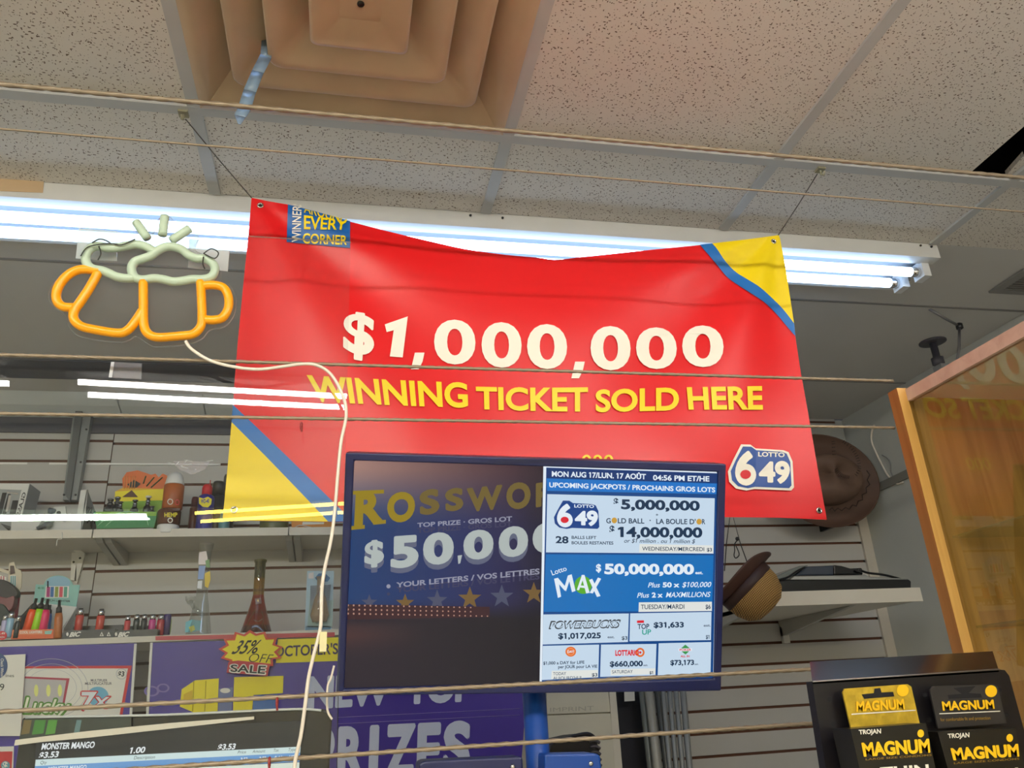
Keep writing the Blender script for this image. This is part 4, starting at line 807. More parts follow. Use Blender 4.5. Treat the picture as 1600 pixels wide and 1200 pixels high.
# spray can
c = onz(PY(2.745).at(318, 828), ST); can = thing('spray_can', 'blue lubricant spray can with red cap and yellow shield', 'spray can', c)
rr = (PY(2.745).at(331, 800).x-PY(2.745).at(305, 800).x)/2; zs_ = PY(2.745).at(318, 775).z-ST; zc_ = PY(2.745).at(318, 757).z-ST
m = MB(); m.lathe([(rr, 0), (rr*1.02, .004), (rr, .008), (rr, zs_-.008), (rr*.9, zs_-.002), (rr*.6, zs_+.004)], c, mat('can_blue', '#2c2c8e', .3)); q = PY(c.y-rr*1.0)
m.ppoly([(311, 777), (318, 779), (325, 776), (331, 780), (330, 788), (325, 793), (317, 792), (311, 787)], q, M_pyel, .0006); m.text('WD-40', ((314, 780), (327, 779.5), (327, 786), (314, 786.5)), q, mat('can_blue', '#2c2c8e'), .03, .0012); m.build('body', can)
m = MB(); m.lathe([(rr*.62, zs_), (rr*.62, zc_-.012), (rr*.5, zc_-.004), (rr*.34, zc_)], c, M_pred); m.build('cap', can); m = MB(); m.tube([c+Vector((rr*.4, -rr*.7, zs_-.03)), c+Vector((rr*.4, -rr*.7, zc_+.01))], .0015, M_pred, 6); m.build('straw', can)
def simple(name, lb, cat, px0, px1, Y, pytop, col, grp=None, cap=None, py_body=None):
    a, b = PY(Y).at(px0, 800).x, PY(Y).at(px1, 800).x; c = Vector(((a+b)/2, Y, ST)); r = (b-a)/2; h = PY(Y).at((px0+px1)/2, pytop).z-ST
    t = thing(name, lb, cat, c, grp); m = MB(); hb = h*.72; m.lathe([(r*.94, 0), (r, .004), (r, hb), (r*.8, hb+.006)], c, mat('col_'+col, '#'+col, .35)); m.build('body', t)
    m = MB(); m.lathe([(r*.78, hb+.006), (r*.8, h-.008), (r*.66, h)], c, mat('col_'+(cap or col)+'_cap', '#'+(cap or col), .35)); m.build('cap', t)
simple('aerosol_can', 'black can with rounded top just behind the blue spray can', 'can', 326, 350, 2.80, 753, '26282c', 'dark cans by the banner corner')
simple('aerosol_can', 'tall dark green can half hidden by the yellow banner corner', 'can', 343, 366, 2.84, 742, '2c3430', 'dark cans by the banner corner')
simple('aerosol_can', 'dark red can showing left of the blue spray can', 'can', 296, 310, 2.80, 777, '5e2228')
simple('aerosol_can', 'teal can seen below the yellow banner corner', 'can', 343, 360, 2.74, 800, '4f8a94')
simple('glass_jar', 'jar of olive green bits seen under the banner edge', 'jar', 407, 452, 2.76, 795, '5d6238', None, '9a9a92')
m = MB(); m.pprism([(455, 812), (520, 808), (522, 829), (456, 829)], PY(2.73), .05, mat('packet_orange', '#d98a2c', .5)); m.ppoly([(474, 812), (508, 809), (506, 819), (472, 820)], PY(2.73), M_pwhite, .001); m.tube(pxpath([(458, 827), (468, 821), (486, 824)], PY(2.727), 4), .0015, M_white, 6); tag(m.floor_at(ST).build('orange_packet'), 'orange and white packet on the shelf under the banner corner', 'packet')
# ================================================================== lower shelf with lighters
S2F = 2.60; z2 = PY(S2F).at(100, 1007).z; z2t = PY(S2F).at(100, 998.8).z; ST2 = z2+.0121
t2, q0, q1 = shelf(None, None, z2, S2F, 'long cream shelf of lighters and glass bongs at lower left', 'lighter_shelf', z2t-z2, x0=-1.6, x1=PY(S2F).at(640, 1000).x, grp=None)
m = MB(); P = PY(S2F-.0045); m.pprism([(243, 994.2), (523, 988), (523, 995), (243, 1000.5)], P, .001, mat('label_red_strip', '#c0404a', .45), off=.0012); m.build('price_strip', t2)
# lighters stand in trays
def lighter(px, py0, py1, w, Y, col, lb, grp):
    a = PY(Y).at(px, py1); b = PY(Y).at(px, py0); h = b.z-a.z; c = a; r = w*.5*PY(Y).at(px+1, py1).x - w*.5*PY(Y).at(px, py1).x
    t = thing('pocket_lighter', lb, 'lighter', c, grp); m = MB(); hb = h*.74
    m.lathe([(r*.9, 0), (r, .002), (r, hb), (r*.92, hb+.002)], c, mat('lighter_'+col, '#'+col, .25), seg=18); m.build('body', t)
    m = MB(); m.lathe([(r*.86, hb+.002), (r*.86, h*.98), (r*.7, h)], c, M_chrome, seg=16); m.build('metal_hood', t)
    m = MB(); m.tube([c+Vector((-r*.5, 0, h)), c+Vector((r*.5, 0, h))], r*.45, mat('spark_wheel', '#55565a', .3, .8), 10); m.build('spark_wheel', t); return t
def tray(x0, x1, name, lb, lx, grp):
    P = PY(2.606); a, b = P.at(x0, 990).x, P.at(x1, 990).x; zt_ = P.at((x0+x1)/2, 984).z
    t = thing('lighter_tray', lb, 'tray', ((a+b)/2, 2.64, ST2), grp); m = MB(); m.box((a, 2.606, ST2), (b, 2.613, zt_), M_black); m.box((a, 2.622, ST2), (b, 2.70, ST2+.004), M_black); m.box((a, 2.69, ST2), (b, 2.70, zt_+.02), M_black); m.box((a, 2.622, ST2), (a+.003, 2.70, zt_), M_black)
    m.box((b-.003, 2.622, ST2), (b, 2.70, zt_), M_black)
    W = M_pwhite; m.text('BIC', ((lx+5, 988), (lx+23, 986.8), (lx+22, 994.5), (lx+4, 995.5)), P, W, .05, .0012, shear=.3); m.disc(lx+1.5, 991, 2, 3, P, W, .0012, 10)
    m.build('tray', t)
tray(98, 179, '', 'black lighter tray holding two red lighters', 104, 'black lighter trays'); tray(180, 246, '', 'black lighter tray holding a row of five lighters', 180, 'black lighter trays')
m = MB(); P = PY(2.6052)
for cx in (159, 170): m.ppoly([(cx-3.2, 994), (cx, 987), (cx+3.2, 994)], P, M_pwhite, .0008); m.ppoly([(cx-1.5, 993), (cx, 989.5), (cx+1.5, 993)], P, M_pblack, .0012)
tag(m.build('warning_sticker'), 'pair of tiny white warning triangles on the first black tray', 'sticker')
for px, y0, y1, w, c, lb in ((121, 953, 991, 12.5, 'c43a30', 'red lighter alone at left in the first black tray'), (154, 954, 991, 13, 'cc4636', 'red lighter alone at right in the first black tray'), (197, 964, 992, 9.5, 'c8323a', 'red lighter leftmost of the tight row in the second tray'), (211, 962, 992, 10, '1c2a2c', 'dark lighter second in the tight row, beside the red one'), (223, 962, 992, 10, '162024', 'dark lighter in the tight row, beside the pink one'), (236, 962, 992, 11, 'd0388c', 'pink lighter in the tight row of the second tray'), (249, 962, 993, 12, 'b42a3a', 'red lighter at the right end of the tight row')):
    lighter(px, y0, y1, w, 2.65, c, lb, 'lighters in the black trays')
m = MB(); c = PY(2.66).at(259, 992); m.lathe([(.011, 0), (.011, .055), (.009, .06)], c, mat('purple_tube', '#3f2c6a', .35), seg=16); tag(m.build('purple_tube'), 'small purple tube at the end of the lighter row', 'tube')
m = MB(); P = PY(2.66); m.prism([P.at(263.5, 968), P.at(268, 967), P.at(266.5, 984), P.at(265, 991)], (0, .006, 0), mat('lime_stick', '#a9b83a', .4)); tag(m.build('lime_stick'), 'lime coloured tapered stick beside the purple tube', 'stick')
# torch display with teal dome card
td = thing('torch_display', 'orange tray of torch lighters with teal domed header card', 'display box', onz(PY(2.66).at(55, 995), ST2))
M_teal = mat('card_teal', '#8fc7bd', .5, var=.15, scale=40); M_sky = mat('card_sky', '#8fbbd2', .5); P = PY(2.74)
m = MB(); dome = [(68, 914)] + [(91+22*math.cos(a), 914-15*math.sin(a)) for a in [3.14-k*.314 for k in range(1, 10)]] + [(114, 914), (125, 914), (119, 948), (52, 941), (56, 913)]
m.pprism(dome, P, .003, M_teal); m.disc(91, 911, 19, 11, P, M_sky, .0006)
m.ppoly([(72, 916), (108, 916), (107, 934), (70, 934)], P, M_pwhite, .001)
for x, c in ((76, 'b0307a'), (82, '2a6ab0'), (89, '8a9a3a'), (96, 'd8485a'), (103, '4aa088')): m.ppoly([(x-2.6, 917), (x+2.6, 917), (x+1.8, 933), (x-3.4, 933)], P, mat('pr_'+c, '#'+c, .5), .0016)
m.tube([P.at(75, 908)+P.n*.002, P.at(75, 918)+P.n*.002], .0018, M_black, 6); m.text('TORCH LIGHTER', ((66, 936), (110, 938), (110, 941), (66, 939)), P, M_pblack, .02, .001)
m.text('40-50', ((59, 917), (69, 917), (69, 920.5), (59, 920.5)), P, mat('card_green', '#2c7a50'), .02, .001); m.floor_at(ST2).build('header_card', td)
m = MB(); m.prism([P.at(52, 941), P.at(119, 948), P.at(117, 952), P.at(86, 998)+Vector((0, -.1, 0))*0, P.at(50, 990)], (0, .004, 0), M_card); m.floor_at(ST2).build('inner_card', td)
m = MB(); a = PY(2.625); m.prism([PY(2.735).at(52, 943), PY(2.735).at(50, 985), a.at(20, 985), a.at(24, 974)], (-.003, 0, 0), mat('dark_card', '#4a4440', .6)); m.floor_at(ST2).build('side_panel', td)
m = MB(); m.prism([PY(2.735).at(119, 948), PY(2.735).at(110, 990), a.at(96, 992), a.at(98, 982)], (.003, 0, 0), M_card); m.floor_at(ST2).build('side_panel', td)
m = MB(); m.pprism([(18, 984), (84, 983), (84, 997.5), (17, 999)], a, .006, mat('tray_orange', '#e0642c', .45)); m.ppoly([(19, 985), (70, 984.3), (70, 991.5), (19, 992)], a, mat('tray_orange_pale', '#e88a5a', .45), .0006); m.text('5', ((22, 985), (29, 985), (29, 993), (22, 993)), a, M_pwhite, .04, .0012); m.text('COOL LIGHTERS', ((31, 986), (66, 985.5), (66, 989.5), (31, 990)), a, M_pwhite, .03, .0012)
m.ppoly([(70, 986), (82, 985), (80, 991), (70, 991)], a, M_teal, .0008); m.floor_at(ST2).build('front_panel', td)
def torch(px, py0, py1, w, Y, col, lean, lb, top=True, grp='torch lighters in the orange tray'):
    a = PY(Y).at(px, py1); b = PY(Y).at(px+lean, py0); ax = (b-a); L = ax.length; r = w*.5*(PY(Y).at(px+1, py1).x-PY(Y).at(px, py1).x)
    t = thing('torch_lighter', lb, 'lighter', a, grp); m = MB(); bl = L*.66 if top else L
    m.lathe([(r*.85, 0), (r, .004), (r, bl*.8), (r*.8, bl)], a, mat('torch_'+col, '#'+col, .3), ax, 16); m.build('body', t)
    if top:
        m = MB(); m.lathe([(r*.75, bl), (r*.7, L*.8), (r*.36, L*.84), (r*.34, L)], a, M_black, ax, 14); m.build('nozzle', t)
torch(41, 935, 987, 14, 2.66, 'ff5a1c', 16, 'neon orange torch lighter leaning in the orange tray'); torch(54, 934, 987, 14, 2.665, 'a8e81c', 13, 'lime green torch lighter leaning in the orange tray'); torch(66, 936, 987, 14, 2.67, 'f0286e', 9, 'hot pink torch lighter leaning in the orange tray'); torch(74, 945, 987, 9, 2.69, '2f62b0', 5, 'blue torch lighter half hidden behind the pink one')
torch(90, 938, 998, 13, 2.618, 'b8682c', 3, 'orange patterned torch lighter with black nozzle standing right of the tray', grp=None)
# cluttered rack at the far left
rk = thing('novelty_rack', 'white hook-shaped card rack of novelties at the far left end', 'rack', onz(PY(2.66).at(10, 995), ST2))
m = MB(); P = PY(2.70); cre = mat('cream_card', '#d8cdb4', .5); m.pprism([(14, 880), (22, 878), (25, 888), (32, 891), (34, 896), (33, 918), (26, 930), (12, 926)], P, .004, cre); m.ppoly([(16, 884), (22, 884), (24, 896), (16, 898)], P, mat('card_dark', '#5a4a44'), .001)
m.ppoly([(16, 899), (25, 899), (25, 922), (16, 921)], P, M_pwhite, .001)
for k in range(3): m.ppoly([(17+3*k, 900), (18.6+3*k, 900), (18.6+3*k, 921), (17+3*k, 920)], P, mat('stripe_teal', '#3a9aa0'), .0016)
m.build('hook_card', rk)
m = MB(); m.pprism([(-5, 886), (14, 892), (14, 897), (-5, 891)], PY(2.695), .003, cre); m.pprism([(-5, 897), (10, 902), (9, 914), (-5, 912)], PY(2.69), .003, M_pwhite)
for k in range(3): m.ppoly([(-3+4*k, 900), (-1+4*k, 900.5), (-1.5+4*k, 911), (-3.5+4*k, 911)], PY(2.69), mat('stripe_pink', '#c87a84'), .0008)
m.build('card', rk)
m = MB(); m.pprism([(27, 928), (32, 926), (27, 966), (20, 962)], PY(2.685), .003, mat('red_acrylic', '#7a2a3c', .2)); m.build('side_sheet', rk)
dkb = thing('dark_pouch', 'dark crumpled pouch over a red one at the far left shelf end', 'pouch', PY(2.66).at(5, 975))
def puff(pts, Y, d, mt, nm):
    mm = MB(); mm.pprism(arc(pts, 3, True), PY(Y), d, mt); o = mm.build(nm, dkb); b = o.modifiers.new('bevel', 'BEVEL'); b.width = .006; b.segments = 3; b.limit_method = 'ANGLE'
puff([(-8, 908), (6, 906), (20, 915), (27, 924), (25, 932), (8, 934), (-8, 932)], 2.650, .028, mat('pouch_black', '#221e20', .45, bump=.6, scale=60), 'flap')
puff([(-8, 932), (10, 934), (22, 931), (20, 948), (10, 957), (-8, 956)], 2.648, .03, mat('pouch_red', '#6e2a30', .35, bump=.6, scale=50), 'bag')
puff([(-8, 946), (4, 944), (12, 953), (18, 964), (10, 975), (-8, 974)], 2.643, .02, mat('pouch_green', '#26302a', .5, bump=.5, scale=50), 'lower_fold')
for px, y0, y1, w, c, lb in ((3, 962, 996, 9, 'b8b4d4', 'pale lilac lighter at the left edge of the shelf'), (12, 958, 996, 11, '9cc4dc', 'pale blue lighter beside the orange tray at left'), (24, 964, 997, 8, '1c2a2c', 'black lighter between the pale blue one and the orange tray')): lighter(px, y0, y1, w, 2.625, c, lb, 'lighters at the far left of the shelf')
m = MB(); P = PY(2.612); m.disc(3, 993, 8, 7, P, M_pred, 0, 20); m.text('5.49', ((-2, 988), (8, 988), (8, 991.5), (-2, 991.5)), P, M_pwhite, .02, .0008); m.text('EACH', ((-3, 994), (7, 994), (7, 997), (-3, 997)), P, M_pwhite, .02, .0008); o = m.build('price_sticker'); sd = o.modifiers.new('thickness', 'SOLIDIFY'); sd.thickness = .0006; tag(o, 'round red price sticker at the bottom left of the lighter shelf', 'sticker')
# glass bongs
BG = glass('bong_glass', '#eef0ee', .05, '#f4f6f4', gain=2.6, body=.03); Y = 2.72
c = onz(PY(Y).at(310, 990), ST2); bong = thing('glass_bong', 'clear glass beaker bong with coloured stickers on its neck', 'bong', c)
s_ = (PY(Y).at(311, 960).x-PY(Y).at(310, 960).x); zz = lambda py: PY(Y).at(310, py).z-ST2
m = MB(); m.lathe([(21*s_, 0), (22*s_, .004), (20*s_, .016), (12*s_, zz(944)), (9*s_, zz(930)), (9.5*s_, zz(862)), (12*s_, zz(852)), (12.5*s_, zz(850)), (11*s_, zz(849))], c, BG, seg=28, caps=False); m.build('beaker', bong)
dx_ = c.x-PY(Y).at(310, 990).x; q = PY(Y-.026)
def patch(pts, col, off=.0): 
    mm = MB(); mm.pprism(pts, q, .002, mat('stk_'+col, '#'+col, .4), off=off); o = mm.build('sticker', bong); return o
patch([(311, 863), (322, 861), (324, 870), (325, 882), (310, 882)], 'e8dcd8'); patch([(311, 884), (321, 884), (318, 905), (309, 905)], '86a4d8'); patch([(320, 896), (328, 892), (329, 905), (325, 919), (320, 916)], 'e0c020'); patch([(309, 908), (316, 907), (315, 920), (308, 919)], 'e4e8ec'); patch([(290, 972), (300, 968), (314, 970), (312, 985), (298, 988), (289, 988)], '62b6c4'); patch([(295, 980), (303, 977), (305, 984), (298, 988)], 'd8d820', .001); patch([(321, 876), (327, 874), (328, 887), (322, 886)], '5a8a4a', .001)
m = MB(); P = PY(Y-.05); m.tube([P.at(303, 950), P.at(318, 962), P.at(328, 985)][:2], .007, BG, 10); a = P.at(297, 938); m.lathe([(.005, -.012), (.013, 0), (.015, .012)], a, BG, (0, 0, 1), 16, caps=False); m.tube([a, P.at(303, 950)], .006, BG, 10); m.build('bowl_stem', bong)
c = onz(PY(Y).at(400, 988), ST2); b2 = thing('glass_bong', 'amber to red glass bong with olive neck behind the sale burst', 'bong', c); zz = lambda py: PY(Y).at(402, py).z-ST2
A1 = glass('amber_red', '#d0603c', .06, '#b05038', gain=1.8, body=.15); A2 = glass('amber_gold', '#d8b850', .06, '#a88a40', gain=1.8, body=.15); A3 = glass('amber_olive', '#9a9a64', .06, '#6a6844', gain=1.8, body=.15); A4 = glass('amber_wine', '#94324a', .06, '#6a2838', gain=1.8, body=.15)
m = MB(); m.lathe([(26*s_, 0), (26*s_, .01), (22*s_, zz(978)), (12*s_, zz(944)), (9*s_, zz(930)), (9*s_, zz(903)), (9*s_, zz(880)), (10.5*s_, zz(878)), (10.5*s_, zz(875))], c, A1, mats=[A4, A4, A1, A1, A2, A3, A3, A3], caps=False); m.build('beaker', b2)
m = MB(); P = PY(Y-.05); m.tube(pxpath([(403, 935), (404, 944)], P, 4), .009, BG, 12); m.tube(pxpath([(396, 968), (403, 971), (410, 967)], PY(Y-.07), 4), .0016, BG, 8); m.tube(pxpath([(399, 952), (385, 978)], PY(Y-.07), 4), .0012, A2, 8); m.tube(pxpath([(407, 952), (412, 966), (409, 978)], PY(Y-.07), 4), .0012, A2, 8); m.build('bowl_stem', b2)
# blister card
P = PY(2.66); bc = thing('blister_card', 'blue and white blister card with a glass piece, standing on the lighter shelf', 'packaged item', onz(P.at(500, 990), P.at(500, 988).z))
m = MB(); m.pprism([(480, 892), (522, 892), (518, 987), (476, 987)], P, .002, mat('card_blue', '#a9c4d2', .5, var=.12, scale=50))
for pts, col in (([(482, 896), (490, 894), (490, 904), (482, 904)], 'd8d0cc'), ([(492, 903), (498, 896), (508, 896), (516, 903), (512, 909), (496, 908)], '4a78a0'), ([(484, 938), (521, 938), (519, 980), (480, 980)], '9ab6b4'), ([(478, 978), (517, 978), (516, 986), (477, 986)], '6a92aa')): m.ppoly(pts, P, mat('bl_'+col, '#'+col, .5), .0006)
m.floor_at(ST2).build('card', bc)
m = MB(); m.pprism([(485, 915), (517, 913), (512, 965), (505, 974), (494, 974), (484, 960)], PY(2.645), .015, M_clr); m.build('blister', bc)
m = MB(); P = PY(2.652); m.lathe([(.022, 0), (.03, .02), (.02, .07), (.012, .09), (.012, .13), (.016, .14)], onz(P.at(499, 972), P.at(499, 972).z)+Vector((0, .004, 0)), glass('blister_glass', '#e8d2c0', .1, '#e8c8a8', gain=1.5, body=.35), (0, 0, 1), 18); m.build('glass_piece', bc)
# ================================================================== ticket posters below the lighter shelf
P = PY(2.594)
m = MB(); tp = thing('ticket_poster', 'purple scratch ticket poster with red framed ticket at lower left', 'poster', P.at(105, 1180), 'lottery posters')
m.pprism([(-40, 1012), (213, 1005), (198, 1230), (-40, 1230)], P, .004, M_purple); m.ppoly([(38, 1041), (206, 1040), (185, 1150), (32, 1150)], P, M_pred, .0006); m.ppoly([(39, 1044.5), (200, 1044.5), (181, 1150), (33, 1150)], P, M_pwhite, .0010)
m.ppoly([(39, 1057), (109, 1060), (99, 1110), (35, 1110)], P, mat('frame_maroon', '#b02a48', .45), .0014); m.ppoly([(39, 1060), (104, 1063), (96, 1110), (35, 1110)], P, mat('ticket_grey', '#c4c0c0', .5), .0018)
m.disc(190, 1053, 8.5, 8.5, P, mat('ring_grey', '#b9b9c2', .5), .0014, 24, .9); m.text('$3', ((185, 1049), (195, 1049), (194, 1057), (184, 1057)), P, M_pblack, .03, .0016)
m.text('MULTIPLIER', ((142, 1061), (168, 1061), (168, 1065), (142, 1065)), P, mat('ink_grey', '#77777c', .6), .02, .0014); m.text('MULTIPLICATEUR', ((133, 1066), (175, 1066), (175, 1070), (133, 1070)), P, mat('ink_grey', '#77777c'), .02, .0014)
m.disc(153, 1088, 17, 15, P, mat('burst_sky', '#6fb4d8', .45), .0013, 30)
m.text('7', ((126, 1079), (155, 1079), (142, 1112), (124, 1112)), P, M_pred, .07, .0018, ink=True); m.text('7', ((128, 1081), (152, 1081), (141, 1110), (127, 1110)), P, mat('ice_white', '#e6eef4', .4), .03, .0024, ink=True)
m.text('X', ((146, 1087), (176, 1087), (170, 1108), (142, 1108)), P, M_pred, .07, .0019, ink=True); m.text('X', ((149, 1089), (172, 1089), (167, 1106), (145, 1106)), P, mat('ice_white', '#e6eef4'), .03, .0025, ink=True)
m.text('Lucky', ((33, 1086), (114, 1092), (112, 1117), (34, 1117)), P, mat('lucky_green', '#4f8a1c', .45), .09, .0022, shear=.3); m.text('Lucky', ((36, 1089), (111, 1094), (108, 1114), (36, 1114)), P, mat('lucky_cream', '#f2f4dc', .45), .015, .0028, shear=.3)
for x in (31, 55, 74, 92): m.disc(x+2, 1079, 3.4, 9.5, P, mat('flame_pale', '#eef08c', .4), .0022, 16)  # pale yellow ovals painted as bulbs reflected in the pane
for k in range(3): m.disc(80, 1075, 40+9*k, 30+8*k, P, mat('ring_grey', '#b9b9c2'), .0012, 40, .985)
m.ppoly([(-40, 1168), (22, 1166), (20, 1230), (-40, 1230)], P, M_pwhite, .0010); m.ppoly([(-40, 1175), (20, 1174), (17, 1230), (-40, 1230)], P, M_pred, .0016); m.disc(9, 1196, 7, 7, P, mat('teal_badge', '#5aa0b4', .4), .002); m.text('$', ((5, 1190), (13, 1190), (12, 1201), (4, 1201)), P, M_pwhite, .03, .0026)
m.build('printed_sheet', tp)
m = MB(); m.pprism([(210, 1006), (214, 1006), (199, 1230), (195, 1230)], P, .004, M_white, off=.003); m.build('edge_strip', tp)
nt2 = thing('paper_notice', 'white paper notice with dark blue round badge at the left edge', 'notice', PY(2.585).at(10, 1110)); q = PY(2.585)
m = MB(); m.pprism([(-40, 1026), (40, 1022), (32, 1150), (-40, 1150)], q, .0008, M_pwhite); m.text('ines', ((9, 1053), (22, 1053), (22, 1058), (9, 1058)), q, M_pblack, 0, .0006); m.text('9', ((0, 1068.5), (7, 1068.5), (6.5, 1078.5), (-.5, 1078.5)), q, M_pblack, 0, .0006); m.build('sheet', nt2)
m = MB(); m.disc(-6, 1040, 18, 21, q, mat('badge_navy', '#2a4a80', .4), .0010, 30); m.text('Check Winnings', ((6, 1029), (6, 1063), (1.5, 1063), (1.5, 1029)), q, M_pwhite, .01, .0016); m.build('badge', nt2)
m = MB(); pp = thing('prize_poster', 'purple poster with large white words about new top prizes', 'poster', P.at(520, 1180), 'lottery posters')
m.pprism([(235, 1004.5), (527, 996), (830, 985), (812, 1230), (222, 1230)], P, .004, M_purple)
m.ppoly([(434, 999), (700, 990), (700, 1027), (431, 1036)], P, M_pyel, .0006); m.text("OCTOBER'S", ((430, 1010), (528, 1005), (528, 1022), (429, 1026.5)), P, mat('ink_plum', '#3a2450', .5), .02, .0012)
for pts, c in (([(284, 1077), (305, 1063), (342, 1060), (340, 1112), (302, 1113), (281, 1104)], M_pyel), ([(366, 1058), (443, 1056), (442, 1083), (396, 1086), (394, 1110), (364, 1110)], M_pyel), ([(396, 1087), (434, 1085), (433, 1108), (395, 1110)], mat('bottle_blue', '#2c6cb8', .4)), ([(342, 1076), (364, 1074), (362, 1112), (341, 1113)], mat('bottle_slate', '#6a76a8', .4))): m.ppoly(pts, P, c, .0008)  # yellow and blue patches of a reflection painted into the print
for x in (303, 322): m.tube([P.at(x, 1064)+P.n*.002, P.at(x-2, 1111)+P.n*.002], .0008, mat('line_olive', '#b89a18', .5), 5)
m.disc(352, 1079, 8, 4, P, M_pwhite, .0012, 18); m.ppoly([(287, 1085), (301, 1078), (300, 1100), (286, 1101)], P, mat('panel_olive', '#e0bc10', .5), .0012)
for x, a, b in ((255, 1075, 10), (237, 1080, 12)): m.disc(x, a, b, b*.7, P, mat('print_violet', '#7a68b8', .45), .0008, 20, .7)
WN = mat('poster_white', '#cfd4ea', .5, var=.02)
m.text('NEW', ((482, 1057), (612, 1051), (610, 1101), (480, 1109)), P, WN, .05, .0010); m.text('TOP', ((636, 1050), (740, 1046), (738, 1096), (634, 1101)), P, WN, .05, .0010)
for k, (x0, x1) in enumerate(((491, 524), (529, 571), (578, 593), (603, 650), (653, 690), (694, 737))): m.text('PRIZES'[k], ((x0, 1137-.045*(x0-490)), (x1, 1137-.045*(x1-490)), (x1-3, 1222-.05*(x1-490)), (x0-3, 1222-.05*(x0-490))), P, WN, .05, .0010)
for y0, y1 in ((1121, 1107), (1131, 1117)): m.tube([P.at(528, y0)+P.n*.001, P.at(812, y1)+P.n*.001], .0006, mat('crease', '#a89ad8', .4), 5)
m.tube([P.at(528.5, 1080)+P.n*.001, P.at(526, 1230)+P.n*.001], .0011, M_pblack, 5); m.build('printed_sheet', pp)
m = MB(); m.pprism([(235, 1004), (239, 1004), (226, 1230), (222, 1230)], P, .004, M_white, off=.003); m.build('edge_strip', pp)
# sale burst
q = PY(2.578); sb = thing('sale_burst', 'yellow starburst sale card with red edge and handwritten discount', 'sale sign', q.at(390, 1050))
def burst(cx, cy, rx, ry, n, k): return [(cx+rx*(1 if i % 2 == 0 else k)*math.cos(i*math.pi/n-.15), cy+ry*(1 if i % 2 == 0 else k)*math.sin(i*math.pi/n-.15)+(i % 3)*.6) for i in range(2*n)]
M_bred = mat('burst_red', '#d8452c', .5); M_hand = mat('marker_ink', '#1c1a14', .6)
m = MB(); m.pprism(burst(392, 1016, 51, 33, 13, .80), q, .0012, M_bred); m.ppoly(burst(392, 1016, 45, 28.5, 13, .80), q, M_pyel, .0006)
m.text('35%', ((372, 1001), (409, 1000), (403, 1021), (361, 1022)), q, M_hand, .012, .0012, shear=.25); m.text('OFF', ((391, 1021), (428, 1023), (424, 1036), (388, 1034)), q, M_hand, -.012, .0012, shear=.15); m.build('burst', sb)
m = MB(); m.pprism([(357, 1034), (372, 1032), (422, 1037), (418, 1056), (390, 1054), (354, 1051)], q.shift(.0015), .001, mat('sale_red', '#c8343c', .5)); m.text('SALE', ((358.5, 1037), (418, 1039), (415.5, 1055), (357.5, 1051)), q.shift(.0015), M_pwhite, .08, .0006); m.text('SALE', ((360.5, 1038.5), (416, 1040.5), (413.5, 1053), (360, 1049.5)), q.shift(.0015), M_hand, .02, .0012); m.build('sale_banner', sb)
# ================================================================== cash register customer screen (behind the pane)
P = PY(1.15); pos = thing('register_screen', 'black cash register screen listing a sale at the bottom left', 'monitor', P.at(270, 1290))
M_bez = mat('bezel_black', '#1b1b1a', .25, var=.05)
m = MB(); m.pprism([(34, 1121), (240, 1117), (400, 1110), (470, 1107), (508, 1108), (519, 1117), (507, 1330), (4, 1330)], P, .04, M_bez); o = m.build('housing', pos); bv = o.modifiers.new('bevel', 'BEVEL'); bv.width = .003; bv.segments = 2; bv.limit_method = 'ANGLE'
m = MB(); q = P.shift(.0015); m.tube(pxpath([(40, 1121), (240, 1117.5), (400, 1110.5), (470, 1108), (502, 1110)], P.shift(.001), 4), .0016, mat('bezel_rim', '#c4c8c8', .2), 8); m.build('top_rim', pos)
r1 = Eg('till_black', '#2b2c2b'); r2_ = Eg('till_pale', '#cfe3e2'); r3 = Eg('till_blue', '#6b9cd0'); r4 = Eg('till_cream', '#dde6d8'); r5 = Eg('till_white', '#e9eef0'); r6 = Eg('till_ink', '#4a5658')
m = MB(); m.ppoly([(58, 1146), (470, 1126), (461, 1330), (40, 1330)], q, r1, 0); m.ppoly([(56, 1187), (470, 1166.5), (469, 1176), (55, 1197)], q, r2_, .0006); m.ppoly([(55, 1197), (469, 1176), (468, 1190), (53, 1212)], q, r3, .0006); m.ppoly([(53, 1212), (468, 1191), (461, 1330), (40, 1330)], q, r4, .0006)
TT = lambda t, x0, y0, x1, y1, h, e, b=.02, sh=.15: m.text(t, ((x0, y0), (x1, y1), (x1-.12*h, y1+h), (x0-.12*h, y0+h)), q, e, b, .0012, shear=sh)
TT('MONSTER MANGO', 66, 1161.5, 149, 1158.5, 10, r5, .03); TT('$3.53', 62, 1175.5, 93, 1173.5, 9.5, r5, .03); TT('1.00', 204, 1168, 228, 1166.5, 9.5, r5, .03); TT('$3.53', 341, 1163, 369, 1161.5, 9, r5, .03)
TT('Qty', 64, 1189, 74, 1188.5, 5, r6, 0); TT('Description', 210, 1181.5, 243, 1180, 5, r6, 0); TT('Price', 372, 1173, 385, 1172.3, 4.6, r6, 0); TT('Amount', 395, 1171.8, 415, 1170.8, 4.6, r6, 0); TT('Tax', 428, 1170, 436, 1169.6, 4.6, r6, 0); TT('Type', 451, 1169, 463, 1168.4, 4.6, r6, 0)
TT('MONSTER MANGO', 76, 1198, 136, 1195, 7, r5, .02); TT('3.53', 376, 1184, 387, 1183.4, 7, r5, .03); TT('3.53', 405, 1182.5, 416, 1182, 7, r5, .03); TT('0.44', 429, 1181.3, 441, 1180.7, 6.8, r5, .03); TT('HST', 452, 1180, 463, 1179.5, 6.6, r5, .03)
m.build('screen', pos)
